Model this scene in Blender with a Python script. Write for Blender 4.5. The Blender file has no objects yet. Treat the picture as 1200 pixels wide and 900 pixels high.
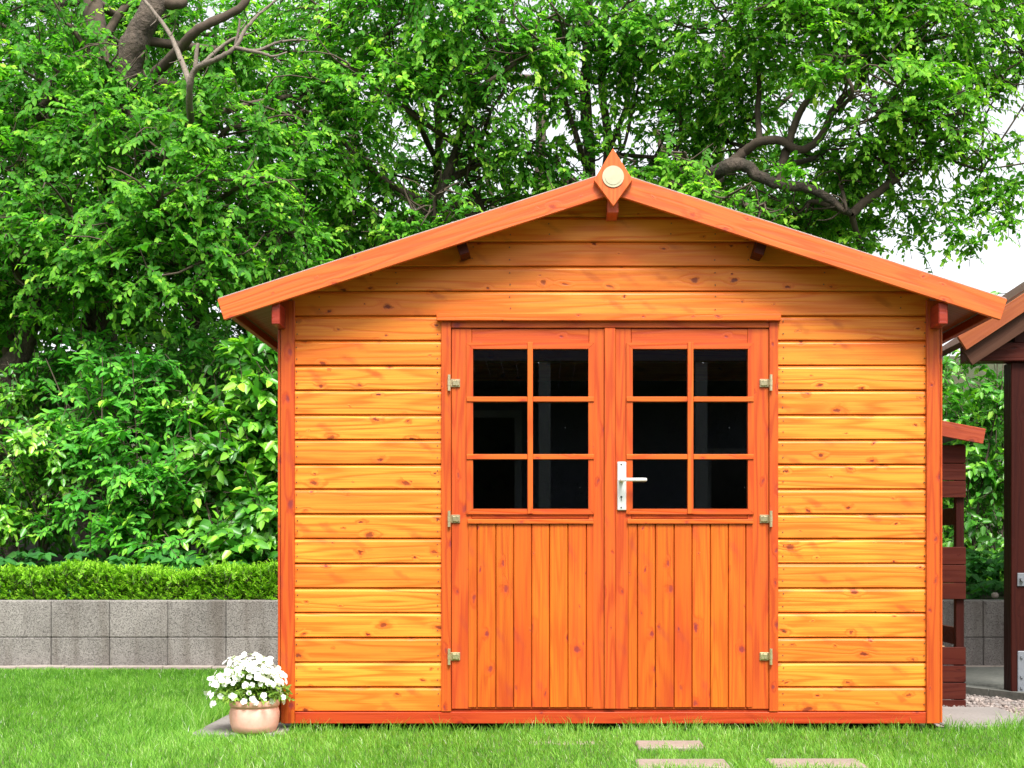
import bpy, bmesh, math, random
import numpy as np
from mathutils import Vector, Matrix

random.seed(7)
RNG = np.random.default_rng(11)
C = bpy.context.scene.collection
sc = bpy.context.scene

# ------------------------------------------------------------------ camera frame
F, VX, VY, D, H = 1560.0, 640.0, 645.0, 6.0, 0.815     # focal (px of a 1200 wide frame), vanishing point, distance, eye height
def P(px, py, y=0.0):
    k = (D + y) / F
    return Vector(((px - VX) * k, y, H + (VY - py) * k))

# ------------------------------------------------------------------ node helpers
def new_mat(name):
    m = bpy.data.materials.new(name); m.use_nodes = True
    nt = m.node_tree; nt.nodes.clear()
    out = nt.nodes.new('ShaderNodeOutputMaterial')
    return m, nt, out
def N(nt, t, **kw):
    n = nt.nodes.new(t)
    for k, v in kw.items():
        if k.startswith('i_'):
            key = k[2:]
            n.inputs[int(key) if key.isdigit() else key.replace('_', ' ')].default_value = v
        else:
            setattr(n, k, v)
    return n
def L(nt, a, b): nt.links.new(a, b)
def math_(nt, op, a, b=None, clamp=False):
    n = nt.nodes.new('ShaderNodeMath'); n.operation = op; n.use_clamp = clamp
    for i, v in enumerate((a, b)):
        if v is None: continue
        if isinstance(v, (int, float)): n.inputs[i].default_value = v
        else: L(nt, v, n.inputs[i])
    return n.outputs[0]
def mixc(nt, fac, a, b, mode='MIX'):
    n = nt.nodes.new('ShaderNodeMix'); n.data_type = 'RGBA'; n.blend_type = mode
    for s, v in ((n.inputs['Factor'], fac), (n.inputs[6], a), (n.inputs[7], b)):
        if isinstance(v, (int, float)): s.default_value = v
        elif isinstance(v, (tuple, list)): s.default_value = (*v, 1) if len(v) == 3 else v
        else: L(nt, v, s)
    return n.outputs[2]
def sstep(nt, v, a, b):
    n = nt.nodes.new('ShaderNodeMapRange'); n.interpolation_type = 'SMOOTHSTEP'
    n.inputs['From Min'].default_value = a; n.inputs['From Max'].default_value = b
    L(nt, v, n.inputs['Value']); return n.outputs['Result']

def wood(name, light, dark, knot, axis='X', rough=0.42, knots=1.0, bump=0.25, red=(0.5, 0.06, 0.012), redamt=0.5, slashk=0.6, spec=0.3, ringk=0.7):
    m, nt, out = new_mat(name)
    tc = N(nt, 'ShaderNodeTexCoord'); geo = N(nt, 'ShaderNodeNewGeometry')
    sep = N(nt, 'ShaderNodeSeparateXYZ'); L(nt, tc.outputs['Object'], sep.inputs[0])
    ax = {'X': (0, 2, 1), 'Z': (2, 0, 1), 'Y': (1, 2, 0)}[axis]
    r = geo.outputs['Random Per Island']
    u = math_(nt, 'ADD', sep.outputs[ax[0]], math_(nt, 'MULTIPLY', r, 41.3))
    v = math_(nt, 'ADD', sep.outputs[ax[1]], math_(nt, 'MULTIPLY', r, 17.9))
    w = math_(nt, 'ADD', sep.outputs[ax[2]], math_(nt, 'MULTIPLY', r, 7.7))
    def vec(su, sv, sw):
        c = N(nt, 'ShaderNodeCombineXYZ')
        for i, (s, k) in enumerate(((u, su), (v, sv), (w, sw))): L(nt, math_(nt, 'MULTIPLY', s, k), c.inputs[i])
        return c.outputs[0]
    def noise(vv, scale=1, detail=3, rough_=0.5):
        n = N(nt, 'ShaderNodeTexNoise', i_Scale=scale, i_Detail=detail, i_Roughness=rough_); L(nt, vv, n.inputs['Vector']); return n.outputs['Fac']
    # knots in the plane of the board
    vo = N(nt, 'ShaderNodeTexVoronoi', voronoi_dimensions='2D', i_Scale=1.12, i_Randomness=1.0)
    wn = N(nt, 'ShaderNodeTexNoise', i_Scale=1.0, i_Detail=2); L(nt, vec(9, 22, 9), wn.inputs['Vector'])
    wa = N(nt, 'ShaderNodeVectorMath', operation='MULTIPLY_ADD'); L(nt, wn.outputs['Color'], wa.inputs[0]); wa.inputs[1].default_value = (0.34, 0.30, 0); L(nt, vec(5.2, 8.5, 0), wa.inputs[2])
    L(nt, wa.outputs[0], vo.inputs['Vector'])
    sc_ = N(nt, 'ShaderNodeSeparateColor'); L(nt, vo.outputs['Color'], sc_.inputs[0])
    wob = math_(nt, 'MULTIPLY', math_(nt, 'SUBTRACT', noise(vec(110, 110, 60), 1, 3), 0.5), 0.12)
    dist = math_(nt, 'ADD', vo.outputs['Distance'], wob)
    has = math_(nt, 'MULTIPLY', sstep(nt, sc_.outputs[0], 0.30, 0.34), knots)
    size = math_(nt, 'ADD', math_(nt, 'MULTIPLY', math_(nt, 'POWER', sc_.outputs[1], 1.6), 0.10), 0.022)
    kf = math_(nt, 'MULTIPLY', math_(nt, 'SUBTRACT', 1.0, sstep(nt, math_(nt, 'DIVIDE', dist, size), 0.45, 1.25), clamp=True), has, clamp=True)
    halo = math_(nt, 'MULTIPLY', math_(nt, 'SUBTRACT', 1.0, sstep(nt, math_(nt, 'DIVIDE', dist, size), 0.6, 3.4), clamp=True), has, clamp=True)
    # slanting branch marks
    uu = math_(nt, 'ADD', math_(nt, 'MULTIPLY', u, 5.0), math_(nt, 'MULTIPLY', v, 7.0))
    vv2 = math_(nt, 'SUBTRACT', math_(nt, 'MULTIPLY', v, 3.6), math_(nt, 'MULTIPLY', u, 1.0))
    c2 = N(nt, 'ShaderNodeCombineXYZ'); L(nt, uu, c2.inputs[0]); L(nt, vv2, c2.inputs[1])
    vo2 = N(nt, 'ShaderNodeTexVoronoi', voronoi_dimensions='2D', i_Scale=1.3, i_Randomness=1.0); L(nt, c2.outputs[0], vo2.inputs['Vector'])
    sc2 = N(nt, 'ShaderNodeSeparateColor'); L(nt, vo2.outputs['Color'], sc2.inputs[0])
    d2 = math_(nt, 'ADD', vo2.outputs['Distance'], math_(nt, 'MULTIPLY', math_(nt, 'SUBTRACT', noise(vec(24, 34, 30), 1, 3), 0.5), 0.42))
    slash = math_(nt, 'MULTIPLY', math_(nt, 'SUBTRACT', 1.0, sstep(nt, d2, 0.02, 0.26), clamp=True), math_(nt, 'MULTIPLY', sstep(nt, sc2.outputs[0], 0.45, 0.8), 0.95 * knots), clamp=True)
    # grain
    base_n = noise(vec(0.6, 8.0, 4.0), 1, 2)
    ringin = math_(nt, 'ADD', math_(nt, 'MULTIPLY', base_n, 64.0), math_(nt, 'MULTIPLY', halo, 5.0))
    ring = math_(nt, 'ADD', math_(nt, 'MULTIPLY', math_(nt, 'SINE', ringin), 0.5), 0.5)
    ring = math_(nt, 'POWER', ring, 2.2)
    fine = noise(vec(3.0, 160.0, 80.0), 1, 3, 0.6)
    blot = noise(vec(1.6, 5.0, 3.0), 1, 3, 0.55)
    f = math_(nt, 'ADD', math_(nt, 'MULTIPLY', ring, ringk), math_(nt, 'MULTIPLY', sstep(nt, fine, 0.38, 0.70), 0.6), clamp=True)
    col = mixc(nt, f, light, dark)
    bl = math_(nt, 'MULTIPLY', sstep(nt, blot, 0.47, 0.78), redamt)
    col = mixc(nt, bl, col, red)
    # each board its own tint
    rr = math_(nt, 'FRACT', math_(nt, 'MULTIPLY', r, 91.7))
    col = mixc(nt, math_(nt, 'MULTIPLY', rr, 0.6), col, red)
    hs = N(nt, 'ShaderNodeHueSaturation'); L(nt, col, hs.inputs['Color'])
    L(nt, math_(nt, 'ADD', math_(nt, 'MULTIPLY', math_(nt, 'FRACT', math_(nt, 'MULTIPLY', r, 57.1)), 0.22), 0.90), hs.inputs['Value'])
    col = hs.outputs[0]
    col = mixc(nt, math_(nt, 'MULTIPLY', halo, 0.5), col, red)
    col = mixc(nt, math_(nt, 'MULTIPLY', slash, slashk), col, tuple(0.6 * a_ + 0.4 * b_ for a_, b_ in zip(knot, red)))
    col = mixc(nt, math_(nt, 'MULTIPLY', kf, math_(nt, 'ADD', math_(nt, 'MULTIPLY', sc_.outputs[2], 0.3), 0.7)), col, knot)
    bs = N(nt, 'ShaderNodeBsdfPrincipled')
    L(nt, col, bs.inputs['Base Color'])
    L(nt, math_(nt, 'ADD', math_(nt, 'MULTIPLY', fine, 0.2), rough - 0.1), bs.inputs['Roughness'])
    bs.inputs['Specular IOR Level'].default_value = spec
    bp = N(nt, 'ShaderNodeBump', i_Strength=bump, i_Distance=0.002)
    L(nt, math_(nt, 'SUBTRACT', math_(nt, 'MULTIPLY', fine, 0.7), math_(nt, 'ADD', ring, kf)), bp.inputs['Height'])
    L(nt, bp.outputs[0], bs.inputs['Normal']); L(nt, bs.outputs[0], out.inputs[0])
    return m

def speckle(name, c1, c2, scale=40, rough=0.9, bump=0.5, bdist=0.004, pits=0.0, pitscale=150, stain=None, metallic=0.0, rnd=0.0, macro=2.0):
    m, nt, out = new_mat(name)
    tc = N(nt, 'ShaderNodeTexCoord'); geo = N(nt, 'ShaderNodeNewGeometry')
    v = tc.outputs['Object']
    n1 = N(nt, 'ShaderNodeTexNoise', i_Scale=scale, i_Detail=5, i_Roughness=0.65); L(nt, v, n1.inputs['Vector'])
    n2 = N(nt, 'ShaderNodeTexNoise', i_Scale=macro, i_Detail=4, i_Roughness=0.6); L(nt, v, n2.inputs['Vector'])
    f = math_(nt, 'ADD', math_(nt, 'MULTIPLY', sstep(nt, n1.outputs['Fac'], 0.3, 0.7), 0.55), math_(nt, 'MULTIPLY', sstep(nt, n2.outputs['Fac'], 0.3, 0.7), 0.45))
    col = mixc(nt, f, c1, c2)
    h = n1.outputs['Fac']
    if pits:
        vo = N(nt, 'ShaderNodeTexVoronoi', i_Scale=pitscale); L(nt, v, vo.inputs['Vector'])
        s_ = N(nt, 'ShaderNodeSeparateColor'); L(nt, vo.outputs['Color'], s_.inputs[0])
        p = math_(nt, 'MULTIPLY', math_(nt, 'SUBTRACT', 1.0, sstep(nt, vo.outputs['Distance'], 0.2, 0.5), clamp=True), sstep(nt, s_.outputs[0], 0.45, 0.6))
        col = mixc(nt, math_(nt, 'MULTIPLY', p, pits), col, tuple(x * 0.25 for x in c1))
        h = math_(nt, 'SUBTRACT', h, math_(nt, 'MULTIPLY', p, 1.2))
    if stain:
        mp = N(nt, 'ShaderNodeMapping'); mp.inputs['Scale'].default_value = (9, 9, 0.8); L(nt, v, mp.inputs['Vector'])
        n3 = N(nt, 'ShaderNodeTexNoise', i_Scale=1.0, i_Detail=3); L(nt, mp.outputs[0], n3.inputs['Vector'])
        col = mixc(nt, math_(nt, 'MULTIPLY', sstep(nt, n3.outputs['Fac'], 0.45, 0.68), 0.65), col, stain)
    if rnd:
        hs = N(nt, 'ShaderNodeHueSaturation'); L(nt, col, hs.inputs['Color'])
        L(nt, math_(nt, 'ADD', math_(nt, 'MULTIPLY', geo.outputs['Random Per Island'], rnd * 2), 1 - rnd), hs.inputs['Value']); col = hs.outputs[0]
    bs = N(nt, 'ShaderNodeBsdfPrincipled', i_Roughness=rough, i_Metallic=metallic); L(nt, col, bs.inputs['Base Color'])
    bp = N(nt, 'ShaderNodeBump', i_Strength=bump, i_Distance=bdist); L(nt, h, bp.inputs['Height'])
    L(nt, bp.outputs[0], bs.inputs['Normal']); L(nt, bs.outputs[0], out.inputs[0])
    return m

def leafmat(name, stops, trans=0.42, rough=0.55, tcol=1.7, spec=0.15):
    """stops: colours along the per-leaf attribute 'lv' (old .. young)"""
    m, nt, out = new_mat(name)
    at = N(nt, 'ShaderNodeAttribute', attribute_name='lv')
    cr = N(nt, 'ShaderNodeValToRGB'); e = cr.color_ramp.elements
    while len(e) > 1: e.remove(e[-1])
    for i, (p, c) in enumerate(stops):
        q = e[0] if i == 0 else e.new(p); q.position = p; q.color = (*c, 1)
    L(nt, at.outputs['Fac'], cr.inputs[0])
    bs = N(nt, 'ShaderNodeBsdfPrincipled', i_Roughness=rough); L(nt, cr.outputs[0], bs.inputs['Base Color'])
    bs.inputs['Specular IOR Level'].default_value = spec
    tr = N(nt, 'ShaderNodeBsdfTranslucent')
    L(nt, mixc(nt, 1.0, cr.outputs[0], (tcol * 1.0, tcol * 1.15, tcol * 0.5), 'MULTIPLY'), tr.inputs['Color'])
    mx = N(nt, 'ShaderNodeMixShader'); mx.inputs[0].default_value = trans
    L(nt, bs.outputs[0], mx.inputs[1]); L(nt, tr.outputs[0], mx.inputs[2]); L(nt, mx.outputs[0], out.inputs[0])
    return m

# ------------------------------------------------------------------ materials
M = {}
BL, BD, KN = (0.80, 0.275, 0.030), (0.60, 0.125, 0.010), (0.15, 0.022, 0.010)
M['board'] = wood('orange_pine_boards', BL, BD, KN, 'X', red=(0.54, 0.105, 0.012), redamt=0.7)
RL, RD = (0.46, 0.108, 0.010), (0.27, 0.040, 0.005)
M['board_y'] = wood('orange_pine_side_boards', BL, BD, KN, 'Y', red=(0.54, 0.105, 0.012), redamt=0.7)
M['trim_v'] = wood('red_orange_trim_upright', RL, RD, (0.17, 0.025, 0.03), 'Z', red=(0.36, 0.038, 0.010), knots=0.9, slashk=0.35)
M['trim_h'] = wood('red_orange_trim_level', RL, RD, (0.17, 0.025, 0.03), 'X', red=(0.36, 0.038, 0.010), knots=0.9, slashk=0.35)
M['stile'] = wood('door_stile_wood', (0.47, 0.112, 0.010), (0.29, 0.043, 0.005), (0.17, 0.025, 0.03), 'Z', red=(0.37, 0.038, 0.012), knots=0.7, slashk=0.35)
M['bead'] = wood('window_bead_wood', (0.54, 0.145, 0.014), (0.37, 0.065, 0.007), (0.20, 0.03, 0.03), 'X', red=(0.46, 0.04, 0.01), knots=0.6)
M['bead_v'] = wood('window_bead_wood_upright', (0.54, 0.145, 0.014), (0.37, 0.065, 0.007), (0.20, 0.03, 0.03), 'Z', red=(0.46, 0.04, 0.01), knots=0.6)
M['panel'] = wood('door_panel_wood', (0.55, 0.130, 0.010), (0.37, 0.056, 0.006), (0.20, 0.025, 0.03), 'Z', red=(0.40, 0.045, 0.010), redamt=0.8, slashk=0.35, ringk=0.42)
M['barge'] = wood('bargeboard_wood', (0.52, 0.150, 0.022), (0.38, 0.078, 0.012), (0.24, 0.03, 0.02), 'X', red=(0.47, 0.065, 0.022), knots=0.7, slashk=0.4)
M['base'] = wood('base_board_wood', (0.40, 0.060, 0.012), (0.27, 0.030, 0.007), (0.13, 0.015, 0.01), 'X', red=(0.30, 0.02, 0.005))
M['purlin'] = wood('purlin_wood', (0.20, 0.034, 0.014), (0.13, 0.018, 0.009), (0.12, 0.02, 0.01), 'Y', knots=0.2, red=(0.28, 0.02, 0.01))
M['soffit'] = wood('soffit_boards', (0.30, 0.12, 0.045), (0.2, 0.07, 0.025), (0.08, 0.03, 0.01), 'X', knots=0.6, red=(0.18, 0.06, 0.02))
M['darkwood'] = wood('shade_toned_red_brown_wood', (0.070, 0.019, 0.012), (0.038, 0.010, 0.007), (0.03, 0.008, 0.006), 'X', red=(0.05, 0.008, 0.006), spec=0.08)  # albedo lowered to put the shed's shade into the store slats
M['darkwood_v'] = wood('dark_red_brown_post_wood', (0.034, 0.009, 0.006), (0.018, 0.005, 0.004), (0.03, 0.008, 0.006), 'Z', red=(0.03, 0.006, 0.005), spec=0.08)
M['storeroof'] = wood('store_roof_wood', (0.28, 0.055, 0.02), (0.2, 0.03, 0.013), (0.1, 0.02, 0.015), 'X', red=(0.26, 0.04, 0.015))
M['sheltertop'] = wood('shelter_fascia_wood', (0.22, 0.072, 0.019), (0.15, 0.042, 0.011), (0.1, 0.03, 0.02), 'X', red=(0.25, 0.05, 0.015), knots=0.4)
M['shelterlow'] = wood('shelter_grey_brown_wood', (0.058, 0.030, 0.018), (0.032, 0.016, 0.010), (0.04, 0.02, 0.01), 'X', red=(0.07, 0.03, 0.02), knots=0.4, spec=0.08)
M['rawwood'] = wood('pale_raw_timber', (0.6, 0.4, 0.2), (0.5, 0.3, 0.14), (0.3, 0.15, 0.07), 'X', red=(0.5, 0.3, 0.15))
M['inner'] = speckle('shade_darkened_interior_timber', (0.035, 0.02, 0.012), (0.022, 0.012, 0.008), 20, 0.9)  # timber colour kept near black in place of the shade inside
M['felt'] = speckle('roof_felt', (0.06, 0.06, 0.06), (0.10, 0.10, 0.095), 300, 0.95)
M['trimedge'] = speckle('pale_roof_edge_strip', (0.42, 0.30, 0.27), (0.32, 0.22, 0.2), 60, 0.6)
M['nail'] = speckle('nail_head', (0.06, 0.035, 0.02), (0.10, 0.05, 0.03), 200, 0.6)
M['brass'] = speckle('dull_brass', (0.66, 0.58, 0.36), (0.50, 0.43, 0.26), 120, 0.32, 0.15, 0.001, metallic=0.8)
M['alu'] = speckle('satin_aluminium', (0.80, 0.80, 0.78), (0.72, 0.72, 0.71), 80, 0.38, 0.05, 0.0005, metallic=0.55)
M['dark'] = speckle('keyhole_black', (0.01, 0.01, 0.01), (0.02, 0.02, 0.02), 80, 0.6)
M['zinc'] = speckle('galvanised_steel', (0.20, 0.215, 0.24), (0.14, 0.15, 0.17), 30, 0.5, 0.1, 0.001, metallic=0.3)
M['disc'] = speckle('pale_wood_disc', (0.46, 0.42, 0.29), (0.37, 0.34, 0.23), 30, 0.7, 0.3, 0.001)
M['diamond'] = wood('finial_wood', (0.60, 0.14, 0.028), (0.48, 0.085, 0.016), (0.26, 0.04, 0.03), 'Z', red=(0.55, 0.07, 0.025), knots=0.0)
M['block'] = speckle('porous_concrete_block', (0.115, 0.103, 0.094), (0.30, 0.277, 0.258), 120, 0.95, 1.0, 0.005, pits=0.8, pitscale=170, stain=(0.11, 0.092, 0.078), rnd=0.10)
M['mortar'] = speckle('dark_joint', (0.08, 0.075, 0.07), (0.05, 0.045, 0.04), 90, 1.0)
M['kerb'] = speckle('kerb_stone', (0.19, 0.155, 0.135), (0.29, 0.25, 0.215), 70, 0.95, 0.5, 0.003, rnd=0.1)
M['slab'] = speckle('grey_paving_slab', (0.15, 0.135, 0.125), (0.23, 0.215, 0.20), 60, 0.95, 0.5, 0.003, rnd=0.1, stain=None)
M['step'] = speckle('shade_darkened_step_stone', (0.055, 0.06, 0.052), (0.12, 0.12, 0.105), 50, 0.95, 0.5, 0.003, rnd=0.15)  # colour darkened to stand in for shade on the floor and steps
M['stone'] = speckle('stepping_stone_concrete', (0.17, 0.13, 0.105), (0.27, 0.215, 0.18), 60, 0.95, 0.6, 0.003, rnd=0.08)
M['gravel'] = speckle('gravel', (0.24, 0.19, 0.165), (0.13, 0.12, 0.115), 25, 0.9, 0.3, 0.002, rnd=0.55)
M['gravelbed'] = speckle('gravel_bed', (0.16, 0.13, 0.12), (0.26, 0.22, 0.2), 90, 1.0, 0.6, 0.01)
M['soil'] = speckle('leafy_soil', (0.035, 0.024, 0.016), (0.07, 0.05, 0.03), 14, 1.0, 0.8, 0.02)
M['lawnbase'] = speckle('lawn_ground', (0.045, 0.075, 0.014), (0.075, 0.12, 0.022), 30, 1.0, 0.8, 0.01)
M['terra'] = speckle('terracotta', (0.72, 0.345, 0.27), (0.78, 0.43, 0.355), 60, 0.85, 0.1, 0.001, macro=4)
M['bark'] = speckle('grey_brown_bark', (0.035, 0.026, 0.019), (0.125, 0.095, 0.072), 22, 0.95, 1.0, 0.035, stain=(0.03, 0.028, 0.018), macro=5.0)
M['deadbark'] = speckle('pale_dead_bark', (0.08, 0.062, 0.048), (0.20, 0.165, 0.13), 40, 0.95, 0.9, 0.01)
M['twig'] = speckle('twig_bark', (0.045, 0.032, 0.022), (0.09, 0.065, 0.045), 20, 0.95, 0.5, 0.004)
M['render'] = speckle('grey_house_render', (0.12, 0.135, 0.19), (0.15, 0.165, 0.22), 30, 0.9)
M['housewin'] = speckle('dark_window_pane', (0.01, 0.012, 0.015), (0.015, 0.017, 0.02), 5, 0.15)
M['whiteframe'] = speckle('white_window_frame', (0.26, 0.28, 0.33), (0.3, 0.32, 0.37), 5, 0.5)
def glass():
    m, nt, out = new_mat('window_glass')
    fr = N(nt, 'ShaderNodeFresnel', i_IOR=1.5)
    t = N(nt, 'ShaderNodeBsdfTransparent', i_Color=(0.62, 0.66, 0.68, 1)); g = N(nt, 'ShaderNodeBsdfGlossy', i_Roughness=0.0)
    g.inputs['Color'].default_value = (1, 1, 1, 1)
    mx = N(nt, 'ShaderNodeMixShader')
    L(nt, math_(nt, 'MULTIPLY', fr.outputs[0], 1.7, clamp=True), mx.inputs[0]); L(nt, t.outputs[0], mx.inputs[1]); L(nt, g.outputs[0], mx.inputs[2])
    # specks of dried rain and dust
    tc = N(nt, 'ShaderNodeTexCoord'); vo = N(nt, 'ShaderNodeTexVoronoi', i_Scale=16.0); L(nt, tc.outputs['Object'], vo.inputs['Vector'])
    s_ = N(nt, 'ShaderNodeSeparateColor'); L(nt, vo.outputs['Color'], s_.inputs[0])
    sp = math_(nt, 'MULTIPLY', math_(nt, 'LESS_THAN', vo.outputs['Distance'], 0.035), math_(nt, 'GREATER_THAN', s_.outputs[0], 0.6))
    d = N(nt, 'ShaderNodeBsdfDiffuse', i_Color=(0.25, 0.26, 0.28, 1)); mx2 = N(nt, 'ShaderNodeMixShader')
    L(nt, math_(nt, 'MULTIPLY', sp, 0.6), mx2.inputs[0]); L(nt, mx.outputs[0], mx2.inputs[1]); L(nt, d.outputs[0], mx2.inputs[2]); L(nt, mx2.outputs[0], out.inputs[0])
    return m
M['glass'] = glass()
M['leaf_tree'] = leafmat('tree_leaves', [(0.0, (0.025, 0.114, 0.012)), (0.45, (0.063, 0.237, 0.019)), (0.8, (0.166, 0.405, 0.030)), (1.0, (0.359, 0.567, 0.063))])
M['leaf_right'] = leafmat('light_tree_leaves', [(0.0, (0.032, 0.127, 0.012)), (0.45, (0.080, 0.255, 0.018)), (0.8, (0.180, 0.408, 0.028)), (1.0, (0.359, 0.561, 0.059))], trans=0.45)
M['leaf_back'] = leafmat('shady_tree_leaves', [(0.0, (0.022, 0.098, 0.011)), (0.6, (0.058, 0.210, 0.017)), (1.0, (0.144, 0.350, 0.023))], trans=0.35)  # darker ramp puts the depth shade into the rear leaves
M['leaf_shrub'] = leafmat('shrub_leaves', [(0.0, (0.023, 0.118, 0.015)), (0.5, (0.064, 0.249, 0.022)), (0.85, (0.180, 0.434, 0.030)), (1.0, (0.335, 0.578, 0.056))], trans=0.3, rough=0.35, spec=0.5)
M['leaf_compound'] = leafmat('compound_leaves', [(0.0, (0.030, 0.146, 0.020)), (0.5, (0.068, 0.292, 0.035)), (0.9, (0.152, 0.437, 0.040)), (1.0, (0.334, 0.583, 0.059))], trans=0.35, rough=0.5)
M['leaf_hedge'] = leafmat('hedge_leaves', [(0.0, (0.066, 0.181, 0.013)), (0.5, (0.178, 0.404, 0.019)), (1.0, (0.337, 0.574, 0.048))], trans=0.35)
M['leaf_cover'] = leafmat('ground_cover_leaves', [(0.0, (0.021, 0.098, 0.022)), (0.5, (0.039, 0.168, 0.031)), (1.0, (0.084, 0.252, 0.042))], trans=0.3)
M['leaf_pot'] = leafmat('pot_plant_leaves', [(0.0, (0.06, 0.14, 0.02)), (0.6, (0.13, 0.24, 0.03)), (1.0, (0.26, 0.36, 0.06))], trans=0.35)
M['petal'] = leafmat('white_petals', [(0.0, (0.72, 0.74, 0.68)), (0.5, (0.85, 0.86, 0.84)), (1.0, (0.88, 0.88, 0.88))], trans=0.25, tcol=1.0, rough=0.6)
M['grass'] = leafmat('grass_blades', [(0.0, (0.053, 0.157, 0.016)), (0.45, (0.126, 0.304, 0.031)), (0.85, (0.252, 0.451, 0.078)), (0.97, (0.420, 0.510, 0.260)), (1.0, (0.578, 0.510, 0.676))], trans=0.4, rough=0.5)
MATAX = {}

# ------------------------------------------------------------------ object helpers
def link(o, parent=None):
    C.objects.link(o)
    if parent is not None: o.parent = parent
    return o
def tag(o, label=None, cat=None, group=None, kind=None):
    if label: o['label'] = label
    if cat: o['category'] = cat
    if group: o['group'] = group
    if kind: o['kind'] = kind
    return o
def thing(name, loc, label, cat, group=None):
    o = bpy.data.objects.new(name, None); o.empty_display_size = 0.1; o.location = loc
    link(o); return tag(o, label, cat, group)
def worldloc(o):
    v = Vector((0, 0, 0))
    while o is not None: v += o.location; o = o.parent
    return v
def finish(name, bm, mat, parent=None, origin=None, smooth=False, rot=None):
    """bm in world coordinates -> one mesh object whose origin is `origin` (default: the parent's place)"""
    me = bpy.data.meshes.new(name)
    pw = worldloc(parent) if parent is not None else Vector((0, 0, 0))
    og = Vector(origin) if origin is not None else pw
    if rot is None: bmesh.ops.translate(bm, verts=bm.verts, vec=-og)
    bm.normal_update(); bm.to_mesh(me); bm.free()
    for m in (mat if isinstance(mat, (list, tuple)) else [mat]): me.materials.append(m)
    if smooth: me.shade_smooth()
    o = bpy.data.objects.new(name, me); link(o, parent); o.location = og - pw
    if rot is not None: o.rotation_euler = rot
    return o
def box(bm, x0, x1, y0, y1, z0, z1, bev=0.0, mi=0, mat4=None):
    vs = [bm.verts.new((x, y, z)) for x in (x0, x1) for y in (y0, y1) for z in (z0, z1)]
    fs = [bm.faces.new([vs[i] for i in q]) for q in ((0, 1, 3, 2), (4, 6, 7, 5), (0, 4, 5, 1), (2, 3, 7, 6), (0, 2, 6, 4), (1, 5, 7, 3))]
    for f in fs: f.material_index = mi
    if bev > 0:
        es = list({e for f in fs for e in f.edges})
        r = bmesh.ops.bevel(bm, geom=es, offset=bev, segments=1, affect='EDGES', profile=0.5)
        for f in r['faces']: f.material_index = mi
        vs = list({v for f in r['faces'] for v in f.verts})
    if mat4 is not None: bmesh.ops.transform(bm, matrix=mat4, verts=vs)
    return vs
def pbox(bm, px0, py0, px1, py1, yf, yb, bev=0.0015, mi=0):
    """box whose front face at depth yf covers the given picture rectangle"""
    a, b = P(px0, py0, yf), P(px1, py1, yf)
    return box(bm, a.x, b.x, yf, yb, b.z, a.z, bev, mi)
def prism(bm, prof, x0, x1, mi=0):
    """profile in (y,z) extruded along x"""
    a = [bm.verts.new((x0, y, z)) for y, z in prof]; b = [bm.verts.new((x1, y, z)) for y, z in prof]
    n = len(prof); fs = []
    for i in range(n):
        j = (i + 1) % n; fs.append(bm.faces.new((a[i], b[i], b[j], a[j])))
    fs.append(bm.faces.new(a)); fs.append(bm.faces.new(b[::-1]))
    for f in fs: f.material_index = mi
    return fs
def lathe(bm, prof, cx, cy, seg=40, mi=0):
    rings = []
    for r, z in prof:
        rings.append([bm.verts.new((cx + r * math.cos(2 * math.pi * k / seg), cy + r * math.sin(2 * math.pi * k / seg), z)) for k in range(seg)])
    for a, b in zip(rings, rings[1:]):
        for k in range(seg):
            bm.faces.new((a[k], a[(k + 1) % seg], b[(k + 1) % seg], b[k])).material_index = mi
    bm.faces.new(rings[0][::-1]); bm.faces.new(rings[-1])
def disc(bm, c, r, y0, y1, seg=24, mi=0):
    a = [bm.verts.new((c[0] + r * math.cos(2 * math.pi * k / seg), y0, c[1] + r * math.sin(2 * math.pi * k / seg))) for k in range(seg)]
    b = [bm.verts.new((v.co.x, y1, v.co.z)) for v in a]
    f = bm.faces.new(a); f.material_index = mi
    for k in range(seg): bm.faces.new((a[k], b[k], b[(k + 1) % seg], a[(k + 1) % seg])).material_index = mi
    bm.faces.new(b[::-1]).material_index = mi

def npmesh(name, verts, faces_list, mat, parent=None, origin=(0, 0, 0), lv=None, smooth=False, mats=None):
    """faces_list: list of int arrays (n,k); lv: per-vertex float"""
    me = bpy.data.meshes.new(name)
    verts = np.asarray(verts, dtype=np.float32) - np.asarray(origin, dtype=np.float32)
    me.vertices.add(len(verts)); me.vertices.foreach_set('co', verts.ravel())
    loops = np.concatenate([f.ravel() for f in faces_list]).astype(np.int32)
    tot = np.concatenate([np.full(len(f), f.shape[1]) for f in faces_list]).astype(np.int32)
    st = np.concatenate([[0], np.cumsum(tot)[:-1]]).astype(np.int32)
    me.loops.add(len(loops)); me.loops.foreach_set('vertex_index', loops)
    me.polygons.add(len(tot)); me.polygons.foreach_set('loop_start', st); me.polygons.foreach_set('loop_total', tot)
    me.update(calc_edges=True)
    if lv is not None:
        a = me.attributes.new('lv', 'FLOAT', 'POINT'); a.data.foreach_set('value', np.asarray(lv, dtype=np.float32))
    for m in (mats or [mat]): me.materials.append(m)
    if smooth: me.shade_smooth()
    o = bpy.data.objects.new(name, me); link(o, parent)
    pw = worldloc(parent) if parent is not None else Vector((0, 0, 0))
    o.location = Vector([float(t) for t in origin]) - pw
    return o

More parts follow.
